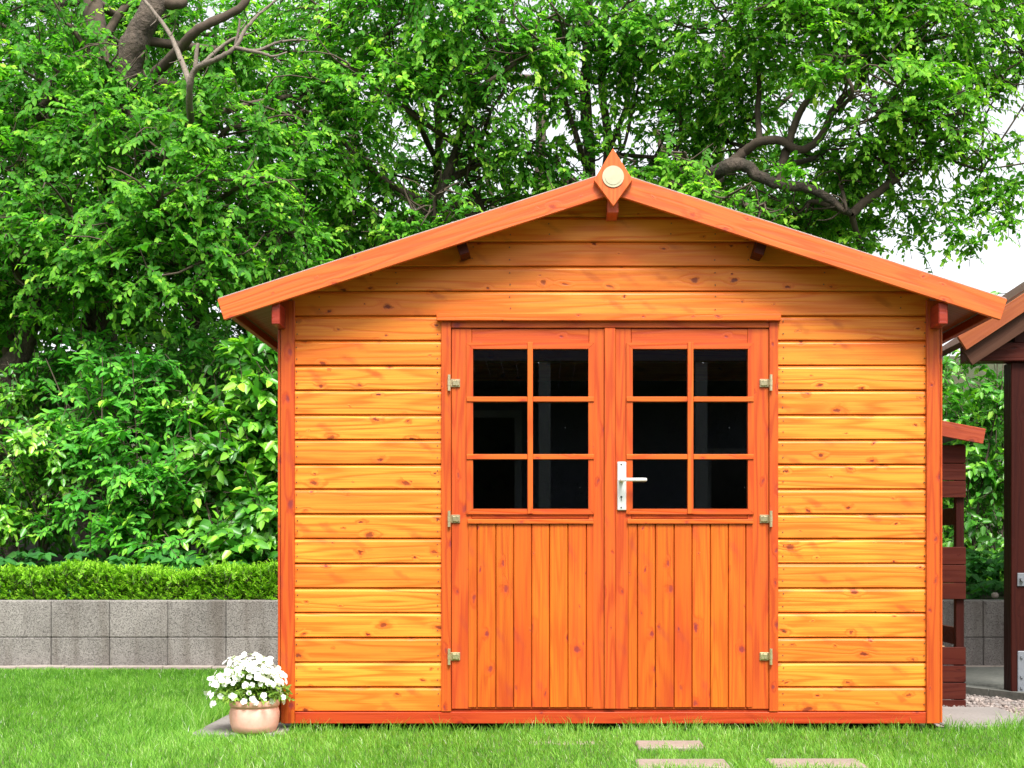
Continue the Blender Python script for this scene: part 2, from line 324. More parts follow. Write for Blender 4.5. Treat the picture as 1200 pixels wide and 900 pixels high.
# ------------------------------------------------------------------ THE SHED
Y0 = 0.0
cx = P(715, 0).x
shed = thing('garden_shed', (cx, 1.0, 0.0), 'orange stained wooden garden shed with gabled roof and glazed double doors', 'garden shed')
ZR = lambda py, y=0.0: P(0, py, y).z
XR = lambda px, y=0.0: P(px, 0, y).x
XL_, XR_ = XR(326), XR(1104)
DEPTH = 2.3
SL = 0.3235                                           # roof slope
YB = -0.19                                            # bargeboard plane
apex = P(717.5, 201, YB)                              # top of roof at ridge
ang = math.atan(SL)

pitch = (ZR(341.6) - ZR(833)) / 17.0
z_base = ZR(833)
def board_prof(z0, z1, y=0.0):
    return [(y, z0), (y - 0.0135, z0), (y - 0.018, z0 + 0.0035), (y - 0.018, z1 - 0.017), (y - 0.0165, z1 - 0.013), (y - 0.008, z1 - 0.004), (y - 0.002, z1 - 0.004), (y - 0.002, z1 - 0.0002), (y, z1 - 0.0002)]
def siding(i0, i1, name, mat, side=0):
    bm = bmesh.new()
    for i in range(i0, i1):
        z0, z1 = z_base + i * pitch, z_base + (i + 1) * pitch
        for a, b in ([((XR(343.5), XR(519)), (XR(911), XR(1088)))[side]] if i < 16 else [(XR(343.5), XR(1088))]):
            j = random.uniform(-0.0015, 0.0015)
            prism(bm, [(y + j, z) for y, z in board_prof(z0, z1)], a, b)
    for s in (-1, 1):                                     # cut the gable along the roof
        bmesh.ops.bisect_plane(bm, geom=bm.verts[:] + bm.edges[:] + bm.faces[:], plane_co=(apex.x, 0, apex.z - 0.035),
                               plane_no=(s * math.sin(ang), 0, math.cos(ang)), clear_outer=True)
    for i in range(i0, min(i1, 20)):                      # nail heads
        zc = z_base + (i + 0.5) * pitch; hw = min((apex.z - zc - 0.12) / SL, 1.41)
        for x in ([XR(349), XR(513.5)] if i < 16 and side == 0 else [XR(917), XR(1082)] if i < 16 else [cx - hw, cx - 0.45, cx + 0.47, cx + hw]):
            for dz in (-0.026, 0.026):
                disc(bm, (x + random.uniform(-.003, .003), zc + dz + random.uniform(-.004, .004)), 0.0027, -0.0215, -0.016, 8, 1)
    finish(name, bm, [mat, M['nail']], shed)
siding(0, 16, 'siding', M['board'], 0); siding(0, 16, 'siding', M['board'], 1)
siding(16, 22, 'gable_siding', wood('gable_boards_shade_lifted', (0.82, 0.30, 0.040), (0.64, 0.150, 0.014), (0.13, 0.02, 0.008), 'X', red=(0.58, 0.115, 0.014), redamt=0.6, slashk=0.5))  # stain colour lightened to offset the eave shadow on the gable

bm = bmesh.new()                                      # side and back walls
for z_i in range(16):
    z0, z1 = z_base + z_i * pitch, z_base + (z_i + 1) * pitch
    box(bm, XL_ + 0.005, XL_ + 0.02, 0.0, DEPTH, z0 + 0.002, z1 - 0.002, 0.003)
finish('side_wall', bm, M['board_y'], shed)
bm = bmesh.new()
for z_i in range(16):
    z0, z1 = z_base + z_i * pitch, z_base + (z_i + 1) * pitch
    box(bm, XR_ - 0.02, XR_ - 0.005, 0.0, DEPTH, z0 + 0.002, z1 - 0.002, 0.003)
finish('side_wall', bm, M['board_y'], shed)
bm = bmesh.new()
for i in range(22):
    z0, z1 = z_base + i * pitch, z_base + (i + 1) * pitch
    box(bm, XL_ + 0.04, XR_ - 0.04, DEPTH - 0.015, DEPTH, z0 + 0.001, z1 - 0.001)
for s in (-1, 1):
    bmesh.ops.bisect_plane(bm, geom=bm.verts[:] + bm.edges[:] + bm.faces[:], plane_co=(apex.x, 0, apex.z - 0.035), plane_no=(s * math.sin(ang), 0, math.cos(ang)), clear_outer=True)
finish('back_wall', bm, M['board'], shed)
bm = bmesh.new()                                      # dark lining added so the windows show a shaded interior, and floor
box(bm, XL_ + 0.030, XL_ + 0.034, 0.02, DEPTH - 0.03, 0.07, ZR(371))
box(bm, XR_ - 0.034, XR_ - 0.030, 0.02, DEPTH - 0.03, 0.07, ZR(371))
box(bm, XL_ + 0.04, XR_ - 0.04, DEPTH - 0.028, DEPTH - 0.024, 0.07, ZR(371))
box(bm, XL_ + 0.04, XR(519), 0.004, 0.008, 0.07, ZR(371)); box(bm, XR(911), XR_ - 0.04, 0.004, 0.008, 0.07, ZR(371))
finish('interior_shade_lining', bm, M['inner'], shed)
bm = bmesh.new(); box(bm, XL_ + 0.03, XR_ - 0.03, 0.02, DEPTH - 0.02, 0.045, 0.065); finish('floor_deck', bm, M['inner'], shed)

for k, (a, b) in enumerate(((329, 345), (1086, 1101.5))):
    bm = bmesh.new(); pbox(bm, a, 352, b, 848, -0.035, 0.03, 0.002)
    aa, bb = ((325.5, 328.6) if k == 0 else (1101.9, 1104.5))
    finish('corner_post', bm, M['trim_v'], shed)
    bm = bmesh.new(); pbox(bm, aa, 352, bb, 847, -0.026, 0.045, 0.002); finish('corner_strip', bm, M['trim_v'], shed)
bm = bmesh.new(); pbox(bm, 345.6, 834.6, 1085.6, 848, -0.028, 0.02, 0.002)
finish('base_board', bm, M['base'], shed)
for k, px in enumerate((792, 1092, 500, 640, 345, 980)):
    bm = bmesh.new(); pbox(bm, px - (5 if k else 5), 849, px + 5, 872, 0.03 if k else 0.0, 0.07, 0.002); finish('footing_stake', bm, M['base'] if k == 0 else M['darkwood'], shed)
bm = bmesh.new()
for y in (0.18, 1.1, 2.1): box(bm, XL_ + 0.05, XR_ - 0.05, y, y + 0.07, 0.0, 0.044)
finish('floor_bearer', bm, M['inner'], shed)

# door frame
for a, b in ((517, 528.4), (901.6, 912)):
    bm = bmesh.new(); pbox(bm, a, 376, b, 834, -0.032, 0.02, 0.0018); finish('door_jamb', bm, M['trim_v'], shed)
bm = bmesh.new(); pbox(bm, 528.8, 376, 901.2, 384, -0.030, 0.02, 0.0018); finish('door_header', bm, M['trim_h'], shed)
bm = bmesh.new()
v0 = pbox(bm, 511.5, 367, 915.5, 375.5, -0.052, 0.0, 0.002)
finish('drip_board', bm, wood('drip_board_wood', (0.66, 0.16, 0.015), (0.5, 0.09, 0.008), (0.2, 0.03, 0.02), 'X', red=(0.5, 0.06, 0.01)), shed)
bm = bmesh.new(); pbox(bm, 528.8, 831.2, 901.2, 834.2, -0.012, 0.02, 0.001); finish('door_sill', bm, M['base'], shed)

def hinge(door, x_edge, py, s):
    """s=+1: leaf plate runs to the right of the barrel"""
    bm = bmesh.new()
    c = P(x_edge, py, -0.04)
    xs = sorted((c.x + s * 0.002, c.x + s * 0.044))
    box(bm, xs[0], xs[1], -0.0285, -0.0235, c.z - 0.018, c.z + 0.018, 0.0012)
    xs = sorted((c.x + s * 0.010, c.x + s * 0.040))
    box(bm, xs[0], xs[1], -0.0345, -0.0285, c.z - 0.012, c.z + 0.012, 0.002)
    bcx = c.x - s * 0.004
    for (z0, z1, r) in ((-0.036, -0.013, 0.0068), (-0.012, 0.012, 0.0078), (0.013, 0.036, 0.0068)):
        m4 = Matrix.Translation((bcx, -0.0415, c.z + (z0 + z1) / 2))
        bmesh.ops.create_cone(bm, cap_ends=True, segments=14, radius1=r, radius2=r, depth=z1 - z0, matrix=m4)
    for z in (-0.009, 0.009): disc(bm, (c.x + s * 0.03, c.z + z), 0.0035, -0.036, -0.033, 10)
    return finish('hinge', bm, M['brass'], door)

def make_door(x0, x1, bead, glassx, munt, seams, s_left, s_right, hinge_x, hs, label):
    """stiles and rails are the door itself"""
    yf = -0.022
    d = bpy.data.objects.new('door', None); d.empty_display_size = 0.1; link(d, shed); d['label'] = label
    d.location = P((x0 + x1) / 2, 831, 0) - shed.location
    def piece(name, mat, *a, bev=0.0016):
        bm = bmesh.new(); pbox(bm, *a, bev); finish(name, bm, mat, d)
    piece('stile', M['stile'], x0, 385, s_left - 0.3, 830.8, yf, 0.012)
    piece('stile', M['stile'], s_right + 0.3, 385, x1, 830.8, yf, 0.012)
    piece('rail', M['trim_h'], s_left, 385.3, s_right, 402.0, yf + 0.001, 0.010)
    piece('rail', M['trim_h'], s_left, 602.0, s_right, 607.6, yf + 0.001, 0.010)
    piece('rail', M['trim_h'], s_left, 828.8, s_right, 830.8, yf + 0.004, 0.010, bev=0.001)
    bm = bmesh.new()                                  # tongue and groove boards of the lower panel
    e = [bead[0] + 1.6] + list(seams) + [bead[1] - 1.0]
    for a, b in zip(e, e[1:]):
        A, B = P(a, 614.2, -0.026), P(b, 828.6, -0.026)
        x_0, x_1 = A.x + 0.0008, B.x - 0.0008
        prof = [(x_0, 0.008), (x_0, -0.020), (x_0 + 0.003, -0.026), (x_1 - 0.003, -0.026), (x_1, -0.020), (x_1, 0.008)]
        lo = [bm.verts.new((x, y, B.z)) for x, y in prof]; hi = [bm.verts.new((x, y, A.z)) for x, y in prof]
        n = len(prof)
        for i in range(n): bm.faces.new((lo[i], lo[(i + 1) % n], hi[(i + 1) % n], hi[i]))
        bm.faces.new(lo[::-1]); bm.faces.new(hi)
    finish('lower_panel', bm, M['panel'], d)
    bm = bmesh.new(); pbox(bm, bead[0] + 1.2, 608.2, bead[1] - 0.8, 613.8, -0.036, -0.004, 0.002); finish('panel_rail', bm, M['bead'], d)
    # window: beads mitred round the glass, glazing bars on top
    bx0, bx1 = bead; gy0, gy1 = 408.6, 596.2; by0, by1 = 401.6, 602.6
    def quadbar(mat, pts, yf_, yb_):
        bm = bmesh.new()
        f = [bm.verts.new(P(a, b, yf_)) for a, b in pts]; k = [bm.verts.new((v.co.x, yb_, v.co.z)) for v in f]
        n = len(f); bm.faces.new(f)
        for i in range(n): bm.faces.new((f[i], k[i], k[(i + 1) % n], f[(i + 1) % n]))
        bm.faces.new(k[::-1]); bmesh.ops.recalc_face_normals(bm, faces=bm.faces); finish('window_bead', bm, mat, d)
    g0, g1 = glassx
    quadbar(M['bead'], [(bx0, by0), (bx1, by0), (g1, gy0), (g0, gy0)], -0.031, -0.004)
    quadbar(M['bead'], [(bx0, by1), (g0, gy1), (g1, gy1), (bx1, by1)], -0.031, -0.004)
    quadbar(M['bead_v'], [(bx0, by0 + .4), (g0, gy0 + .2), (g0, gy1 - .2), (bx0, by1 - .4)], -0.0305, -0.004)
    quadbar(M['bead_v'], [(bx1, by0 + .4), (bx1, by1 - .4), (g1, gy1 - .2), (g1, gy0 + .2)], -0.0305, -0.004)
    for y0_, y1_ in ((464.8, 470.6), (532.2, 538.2)):
        piece('glazing_bar', M['bead'], bx0 + 0.2, y0_, munt[0] - 0.2, y1_, -0.036, -0.012)
        piece('glazing_bar', M['bead'], munt[1] + 0.2, y0_, bx1 - 0.2, y1_, -0.036, -0.012)
    bm = bmesh.new(); pbox(bm, munt[0], 401.0, munt[1], 602.2, -0.038, -0.012, 0.0016); finish('glazing_bar', bm, M['bead_v'], d)
    bm = bmesh.new(); a, b = P(g0 - 2, gy0 - 2, -0.006), P(g1 + 2, gy1 + 2, -0.006)
    vs = [bm.verts.new(v) for v in ((a.x, -0.006, b.z), (b.x, -0.006, b.z), (b.x, -0.006, a.z), (a.x, -0.006, a.z))]; bm.faces.new(vs)
    finish('glass', bm, M['glass'], d)
    for py in (448.5, 608, 769.5): hinge(d, hinge_x, py, hs)
    return d
dl = make_door(529.2, 708.0, (546.6, 696.4), (554.2, 689.6), (618.2, 624.4), (559, 581, 601.8, 623, 644, 665.5, 687), 553.0, 690.0, 527.4, 1, 'left shed door without a handle')
dr = make_door(721.3, 900.9, (734.0, 883.6), (741.4, 876.6), (806.0, 812.6), (747, 768, 790, 811, 832.5, 853.6, 874), 740.0, 876.0, 902.4, -1, 'right shed door carrying the metal lever handle')
bm = bmesh.new(); pbox(bm, 708.4, 384.6, 721.2, 830.8, -0.034, 0.012, 0.002); finish('meeting_strip', bm, M['stile'], dr)
# lever handle with lock plate
bm = bmesh.new()
pl = P(728.7, 569.5, -0.034)
a, b = P(723.4, 541.2, -0.032), P(734.0, 598, -0.032)
box(bm, a.x, b.x, -0.0330, -0.0225, b.z, a.z, 0.003)
lx, lz = P(728.3, 562.5, -0.05).x, P(728.3, 562.5, -0.05).z
bmesh.ops.create_cone(bm, cap_ends=True, segments=20, radius1=0.012, radius2=0.010, depth=0.012, matrix=Matrix.Translation((lx, -0.038, lz)) @ Matrix.Rotation(math.pi / 2, 4, 'X'))
bmesh.ops.create_cone(bm, cap_ends=True, segments=16, radius1=0.0075, radius2=0.0075, depth=0.04, matrix=Matrix.Translation((lx, -0.06, lz)) @ Matrix.Rotation(math.pi / 2, 4, 'X'))
box(bm, lx - 0.008, lx + 0.112, -0.086, -0.074, lz - 0.0075, lz + 0.0075, 0.0035)
box(bm, lx + 0.100, lx + 0.112, -0.078, -0.060, lz - 0.007, lz + 0.007, 0.003)
for z in (a.z - 0.012, b.z + 0.012): disc(bm, (lx, z), 0.0035, -0.0345, -0.032, 12, 1)
kz = P(0, 584, -0.033).z
disc(bm, (lx, kz + 0.006), 0.0085, -0.0352, -0.032, 18, 0); disc(bm, (lx, kz - 0.006), 0.0052, -0.0349, -0.032, 14, 0)
disc(bm, (lx, kz + 0.006), 0.0050, -0.0366, -0.034, 14, 1); box(bm, lx - 0.0014, lx + 0.0014, -0.0362, -0.034, kz - 0.010, kz + 0.004, 0, 1)
finish('handle', bm, [M['alu'], M['dark']], dr)

# roof: two slopes, bargeboards, purlins, soffit, finial
tipL, tipR = P(254.5, 352, YB), P(1180.5, 352, YB)
for s in (-1, 1):
    length = ((apex.x - tipL.x) if s < 0 else (tipR.x - apex.x)) / math.cos(ang)
    # local frame: x runs from the ridge down the slope
    rot = Matrix.Rotation(ang if s > 0 else math.pi - ang, 4, 'Y')
    def bar(name, x0, x1, y0, y1, z0, z1, mat, bev=0.002, boards=0, dz=0.0):
        bm = bmesh.new()
        zz0, zz1 = z0, z1
        if boards:
            n = boards; w = (x1 - x0) / n
            for i in range(n): box(bm, x0 + i * w + 0.001, x0 + (i + 1) * w - 0.001, y0, y1, zz0, zz1, bev)
        else: box(bm, x0, x1, y0, y1, zz0, zz1, bev)
        if s < 0: bmesh.ops.scale(bm, vec=(-1, 1, 1), verts=bm.verts); bmesh.ops.reverse_faces(bm, faces=bm.faces)
        me = bpy.data.meshes.new(name); bm.to_mesh(me); bm.free(); me.materials.append(mat)
        o = bpy.data.objects.new(name, me); link(o, shed)
        o.rotation_euler = (0, ang * s, 0)
        o.location = Vector((apex.x, 0, apex.z)) - shed.location
        return o
    bar('bargeboard', 0.036, length, YB, YB + 0.020, -0.094, 0.0, M['barge'])
    bar('edge_strip', 0.03, length - 0.004, YB + 0.003, YB + 0.05, 0.001, 0.0055, M['trimedge'], 0.001)
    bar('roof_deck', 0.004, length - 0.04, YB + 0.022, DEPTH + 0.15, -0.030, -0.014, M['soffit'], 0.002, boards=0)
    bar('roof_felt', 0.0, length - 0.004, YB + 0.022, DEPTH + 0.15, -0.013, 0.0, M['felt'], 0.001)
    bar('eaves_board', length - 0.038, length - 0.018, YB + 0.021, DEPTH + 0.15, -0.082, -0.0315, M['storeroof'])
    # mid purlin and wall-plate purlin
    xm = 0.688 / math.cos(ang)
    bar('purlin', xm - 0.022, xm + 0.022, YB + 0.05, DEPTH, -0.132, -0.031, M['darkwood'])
    bm = bmesh.new()
    if s < 0: a, b = P(318, 354, YB + 0.022), P(325.5, 380, YB + 0.022)
    else: a, b = P(1102.5, 354, YB + 0.022), P(1111, 380, YB + 0.022)
    box(bm, min(a.x, b.x) - (0 if s < 0 else 0.008), max(a.x, b.x) + (0.008 if s < 0 else 0), YB + 0.022, DEPTH, b.z, a.z, 0.004)
    finish('purlin', bm, M['purlin'], shed)
bm = bmesh.new(); a, b = P(711.8, 224, YB + 0.022), P(724.8, 249.5, YB + 0.022)
box(bm, a.x, b.x, YB + 0.022, DEPTH, b.z, a.z - 0.02, 0.004); finish('ridge_beam', bm, wood('ridge_beam_wood', (0.5, 0.11, 0.05), (0.38, 0.06, 0.03), (0.2, 0.03, 0.02), 'Y', knots=0.0, red=(0.4, 0.06, 0.03)), shed)
bm = bmesh.new()
yd = YB - 0.026
pts = [P(718.3, 173.5, yd), P(741.5, 210.5, yd), P(718.8, 242.0, yd), P(695.8, 211, yd)]
f = [bm.verts.new(p) for p in pts]; k = [bm.verts.new((p.x, YB - 0.002, p.z)) for p in pts]
bm.faces.new(f[::-1]); bm.faces.new(k)
for i in range(4): bm.faces.new((f[i], f[(i + 1) % 4], k[(i + 1) % 4], k[i]))
bmesh.ops.bevel(bm, geom=bm.edges[:], offset=0.0025, segments=1, affect='EDGES'); bmesh.ops.recalc_face_normals(bm, faces=bm.faces)
fin = finish('finial', bm, M['diamond'], shed, origin=P(718.5, 207, yd)); 
bm = bmesh.new(); c = P(718.5, 207, yd); disc(bm, (c.x, c.z), 0.047, yd - 0.004, yd + 0.001, 36); disc(bm, (c.x, c.z), 0.036, yd - 0.0055, yd, 36)
finish('medallion', bm, M['disc'], fin)

# ------------------------------------------------------------------ GROUND
def sheet(name, x0, x1, y0, y1, z, mat, kind='structure', nx=1, ny=1, zf=None):
    xs, ys = np.linspace(x0, x1, nx + 1), np.linspace(y0, y1, ny + 1)
    X, Y = np.meshgrid(xs, ys); Z = np.full_like(X, z) if zf is None else zf(X, Y)
    v = np.stack([X.ravel(), Y.ravel(), Z.ravel()], 1)
    i = np.arange(nx)[None, :] + np.arange(ny)[:, None] * (nx + 1)
    f = np.stack([i, i + 1, i + nx + 2, i + nx + 1], -1).reshape(-1, 4)
    return tag(npmesh(name, v, [f], mat, smooth=zf is not None), kind=kind)
WY = 3.20                                              # face of the block wall
WTOP = P(0, 704, WY).z
sheet('ground', -400, 400, -400, 400, -0.03, M['soil'])
sheet('lawn', -14, 9, -16, WY - 0.06, 0.0, M['lawnbase'])
def bankz(X, Y):
    return WTOP - 0.06 + np.clip((Y - 3.6) * 0.10, 0, 1.2) + np.clip((Y - 12.0) * 0.6, 0, 2.4) + 0.04 * np.sin(X * 2.1) * np.sin(Y * 1.7)
M['bank'] = speckle('weedy_bank_soil', (0.022, 0.040, 0.012), (0.05, 0.045, 0.025), 9, 1.0, 0.9, 0.03)
sheet('planting_bank', -16, 14, WY + 0.24, 22, 0, M['bank'], nx=60, ny=50, zf=bankz)

# retaining wall of concrete blocks
wall = thing('retaining_wall', (0, WY + 0.12, 0), 'low retaining wall of porous grey concrete blocks with a stone footing strip', 'wall')
BW = 0.4027; j0 = P(128, 0, WY).x
zj = P(0, 747, WY).z
bm = bmesh.new()
for row, (z0, z1) in enumerate(((zj - 0.25, zj - 0.0015), (zj + 0.0015, WTOP))):
    for k in range(-24, 32):
        x0 = j0 + k * BW
        d_ = random.uniform(-0.004, 0.004)
        box(bm, x0 + 0.0018, x0 + BW - 0.0018, WY + d_, WY + 0.24, z0, z1, 0.005)
finish('block_course', bm, M['block'], wall)
bm = bmesh.new(); box(bm, j0 - 24 * BW, j0 + 32 * BW, WY + 0.02, WY + 0.235, -0.05, WTOP - 0.008); finish('joint_filling', bm, M['mortar'], wall)
bm = bmesh.new()
x = j0 - 9 * BW
while x < j0 + 28 * BW:
    w = 0.335; box(bm, x + 0.002, x + w - 0.002, WY - 0.10 + random.uniform(-.004, .004), WY - 0.005, -0.06, P(0, 781, WY - 0.1).z + random.uniform(-.003, .003), 0.005); x += w
finish('footing_strip', bm, M['kerb'], wall)

# paving beside the shed
paves = []
def slab(name, x0, x1, y0, y1, z1, mat, label, cat, group, bev=0.006, zb=-0.04):
    bm = bmesh.new(); box(bm, x0, x1, y0, y1, zb, z1, bev)
    o = finish(name, bm, mat, None, origin=((x0 + x1) / 2, (y0 + y1) / 2, 0)); tag(o, label, cat, group); return o
xs_ = P(235, 858, -0.03).x
bm = bmesh.new()
for k in range(5): box(bm, xs_, XL_ + 0.06, -0.20 + k * 0.5 + 0.003, 0.30 + k * 0.5 - 0.003, -0.04, 0.018, 0.006)
tag(finish('path', bm, M['slab']), kind='structure')
stones = [((748, 828), (867.5, 875.5), 'small half-overgrown stepping stone nearest to the shed doors', 0.016), ((748, 857), (889, 898), 'left one of the two stepping stones in the row nearest the camera', 0.016),
          ((907, 1018), (888.5, 898), 'right one of the two stepping stones in the row nearest the camera', 0.016), ((618, 702), (868, 872), 'thin sliver of a stepping stone almost swallowed by grass below the left door', 0.004)]
srects = []
for (px0, px1), (py0, py1), lab, zt in stones:
    yn = (H - zt) * F / (py1 - VY) - D; yf = (H - zt) * F / (py0 - VY) - D
    x0 = (px0 - VX) * (D + yn) / F; x1 = (px1 - VX) * (D + yn) / F
    slab('stepping_stone', x0, x1, yn, yf, zt, M['stone'], lab, 'stepping stone', 'stepping stones in the lawn'); srects.append((x0, x1, yn, yf))
bm = bmesh.new()
for k, (x0, x1) in enumerate(((1.83, 2.30), (2.305, 2.66), (2.665, 3.2))): box(bm, x0, x1, 0.08, 0.42 if k else 0.80, -0.04, 0.016, 0.006)
tag(finish('terrace_paving', bm, M['slab']), kind='structure')
sheet('gravel_bed', 1.80, 4.6, 0.10, WY - 0.4, 0.006, M['gravelbed'])
# kerb running back beside the shelter
bm = bmesh.new()
a = Vector((P(1132, 811, 0).x, 0, 0))
ka, kb = Vector((2.31, 1.62, 0)), Vector((2.98, 0.55, 0))
d_ = (kb - ka); n_ = Vector((-d_.y, d_.x, 0)).normalized() * 0.05
for t in range(4):
    p0 = ka + d_ * (t / 4 + 0.003); p1 = ka + d_ * ((t + 1) / 4 - 0.003)
    vs = [bm.verts.new((*(q.xy), z)) for z in (-0.03, 0.05) for q in (p0 - n_, p1 - n_, p1 + n_, p0 + n_)]
    for q in ((0, 3, 2, 1), (4, 5, 6, 7), (0, 1, 5, 4), (1, 2, 6, 5), (2, 3, 7, 6), (3, 0, 4, 7)): bm.faces.new([vs[i] for i in q])
bmesh.ops.recalc_face_normals(bm, faces=bm.faces)
tag(finish('kerb', bm, M['step']), kind='structure')
tag(slab('shelter_floor', 2.42, 5.2, 1.66, WY - 0.45, 0.05, M['step'], None, None, None), kind='structure')
steps = thing('garden_steps', (2.9, 2.95, 0), 'two shallow stone steps toned dark for shade in front of the shaded block wall', 'steps')
for k, (y0, zt) in enumerate(((2.78, P(0, 795, 2.8).z), (2.98, P(0, 784.5, 3.0).z))):
    bm = bmesh.new()
    for i in range(5): box(bm, 2.0 + i * 0.55, 2.0 + (i + 1) * 0.55 - 0.006, y0, y0 + 0.19, -0.03, zt, 0.006)
    finish('step', bm, M['step'], steps)

# gravel stones
def gravel(n):
    ico = bmesh.new(); bmesh.ops.create_icosphere(ico, subdivisions=1, radius=1.0)
    bv = np.array([v.co[:] for v in ico.verts]); bf = np.array([[v.index for v in f.verts] for f in ico.faces]); ico.free()
    p = np.stack([RNG.uniform(1.85, 3.6, n), RNG.uniform(0.1, 2.7, n), np.full(n, 0.008)], 1)
    ok = ~((p[:, 0] > 2.4) & (p[:, 1] > 1.66)) & ~((p[:, 0] < 2.3) & (p[:, 1] < 0.8)) & ~((p[:, 0] < 3.2) & (p[:, 1] < 0.42))
    ok |= RNG.random(n) < 0.01
    p = p[ok]; n = len(p)
    s = RNG.uniform(0.006, 0.017, (n, 1, 1)) * RNG.uniform(0.6, 1.3, (n, 1, 3)); s[:, :, 2] *= 0.7
    v = bv[None] * s * RNG.uniform(0.8, 1.2, (n, len(bv), 1))
    a = RNG.uniform(0, 6.28, n); ca, sa = np.cos(a)[:, None], np.sin(a)[:, None]
    v = np.stack([v[..., 0] * ca - v[..., 1] * sa, v[..., 0] * sa + v[..., 1] * ca, v[..., 2]], -1) + p[:, None]
    f = bf[None] + (np.arange(n) * len(bv))[:, None, None]
    return npmesh('gravel', v.reshape(-1, 3), [f.reshape(-1, 3)], M['gravel'])
tag(gravel(6500), 'loose brown and grey gravel between paving and shelter', kind='stuff')

# ------------------------------------------------------------------ WOOD STORE beside the shed
YS = 0.87
ws = thing('firewood_store', (2.0, YS + 0.4, 0), 'narrow dark red slatted store leaning against the right side of the shed', 'wood store')
sx0, sx1 = 1.805, P(1132, 0, YS).x
for rows in (((521.5, 542.6), (543.4, 562.8), (563.6, 583)), ((641, 661.6), (662.4, 683), (683.6, 702)), ((758.5, 779), (780.2, 799.4), (800.4, 819.6), (820.4, 829.5))):
    for a, b in rows:
        bm = bmesh.new(); za, zb = P(0, a, YS).z, P(0, b, YS).z; box(bm, sx0, sx1, YS, YS + 0.018, zb, za, 0.002)
        finish('slat', bm, M['darkwood'], ws)
for x, y in ((sx1 - 0.045, YS + 0.02), (sx0, YS + 0.02), (sx1 - 0.045, YS + 0.95), (sx0, YS + 0.95)):
    bm = bmesh.new(); box(bm, x, x + 0.042, y, y + 0.042, 0.0, P(0, 520, YS).z, 0.002); finish('post', bm, M['darkwood_v'], ws)
bm = bmesh.new()
for z in (0.1, 0.32, 0.7, 0.95, 1.2): box(bm, sx1 - 0.02, sx1 - 0.003, YS + 0.065, YS + 0.945, z, z + 0.09, 0.002)
finish('side_slat', bm, M['darkwood'], ws)
def slope_board(name, p0, p1, h, y0, y1, mat, parent):
    """board between two front top corners, h thick perpendicular, from depth y0 to y1"""
    L_ = (Vector(p1) - Vector(p0)); a = math.atan2(L_.z, L_.x)
    bm = bmesh.new(); box(bm, 0, L_.length, 0, y1 - y0, -h, 0, 0.002)
    me = bpy.data.meshes.new(name); bm.to_mesh(me); bm.free(); me.materials.append(mat)
    o = bpy.data.objects.new(name, me); link(o, parent); o.rotation_euler = (0, -a, 0)
    o.location = Vector((p0[0], y0, p0[2])) - worldloc(parent); return o
yr = YS - 0.08
a, b = P(1100, 492.5, yr), P(1155.5, 502.5, yr)
a.x = 1.795 ; a.z = b.z + (b.x - a.x) * 0.19
slope_board('roof_fascia', a, b, 0.078, yr, yr + 0.02, M['storeroof'], ws)
slope_board('roof_deck', a - Vector((0, 0, 0.004)), b - Vector((0.004, 0, 0.004)), 0.014, yr + 0.021, YS + 1.1, M['felt'], ws)
bm = bmesh.new(); p = P(1104, 758, YS + 0.3)
vs = [bm.verts.new(q) for q in ((1.82, YS + .002, 0.3185), (2.06, YS + .002, 0.3185), (1.98, YS + .002, 0.352), (1.82, YS + .002, 0.385))]
ext = [bm.verts.new((v.co.x, YS + 0.022, v.co.z)) for v in vs]
bm.faces.new(vs); bm.faces.new(ext[::-1])
for i in range(4): bm.faces.new((vs[i], ext[i], ext[(i + 1) % 4], vs[(i + 1) % 4]))
bmesh.ops.recalc_face_normals(bm, faces=bm.faces)
tag(finish('timber_offcut', bm, M['rawwood'], None, origin=(1.94, YS + 0.11, 0.325)), 'pale wedge-shaped timber offcut lying on the store slats', 'timber offcut')

# ------------------------------------------------------------------ SHELTER at the right edge
YG = 1.22
sh = thing('open_shelter', (3.6, YG + 1.0, 0), 'dark open timber shelter with pitched roof at the right edge of the garden', 'shelter')
pL = P(1122.5, 394.5, YG - 0.14); sl2 = 0.66
ridge_x = pL.x + 1.35
pR = Vector((ridge_x, pL.y, pL.z + 1.35 * sl2))
slope_board('roof_fascia', pL, pR, 0.085, YG - 0.14, YG - 0.115, M['sheltertop'], sh)
slope_board('verge_board', P(1127, 406.5, YG - 0.12) , P(1127, 406.5, YG - 0.12) + Vector((1.33, 0, 1.33 * sl2)), 0.115, YG - 0.105, YG - 0.08, M['shelterlow'], sh)
slope_board('roof_deck', pL + Vector((0.03, 0, -0.02)), pR + Vector((0, 0, -0.02)), 0.03, YG - 0.075, YG + 0.80, M['shelterlow'], sh)  # front and rear decks extended to throw shade on the steps and wall
slope_board('roof_deck', pR + Vector((-0.80, 0, -0.80 * sl2 - 0.02)), pR + Vector((0, 0, -0.02)), 0.03, YG + 0.805, YG + 2.2, M['shelterlow'], sh)
slope_board('roof_deck', pR + Vector((0, 0, -0.02)), pR + Vector((0, 0, -0.02)) + Vector((1.35, 0, -1.35 * sl2)), 0.03, YG - 0.075, YG + 2.2, M['felt'], sh)
slope_board('roof_fascia', pR, pR + Vector((1.35, 0, -1.35 * sl2)), 0.085, YG - 0.14, YG - 0.115, M['sheltertop'], sh)
px0, px1 = P(1185, 0, YG).x, P(1211, 0, YG).x
eave = P(0, 424, YG).z
for x in (px0, px0 + 2.0):
    for y in (YG, YG + 1.95):
        if y > YG and x < px0 + 0.1: x = 3.30
        bm = bmesh.new(); box(bm, x, x + 0.12, y, y + 0.12, 0.02, eave, 0.004); finish('post', bm, M['darkwood_v'], sh)
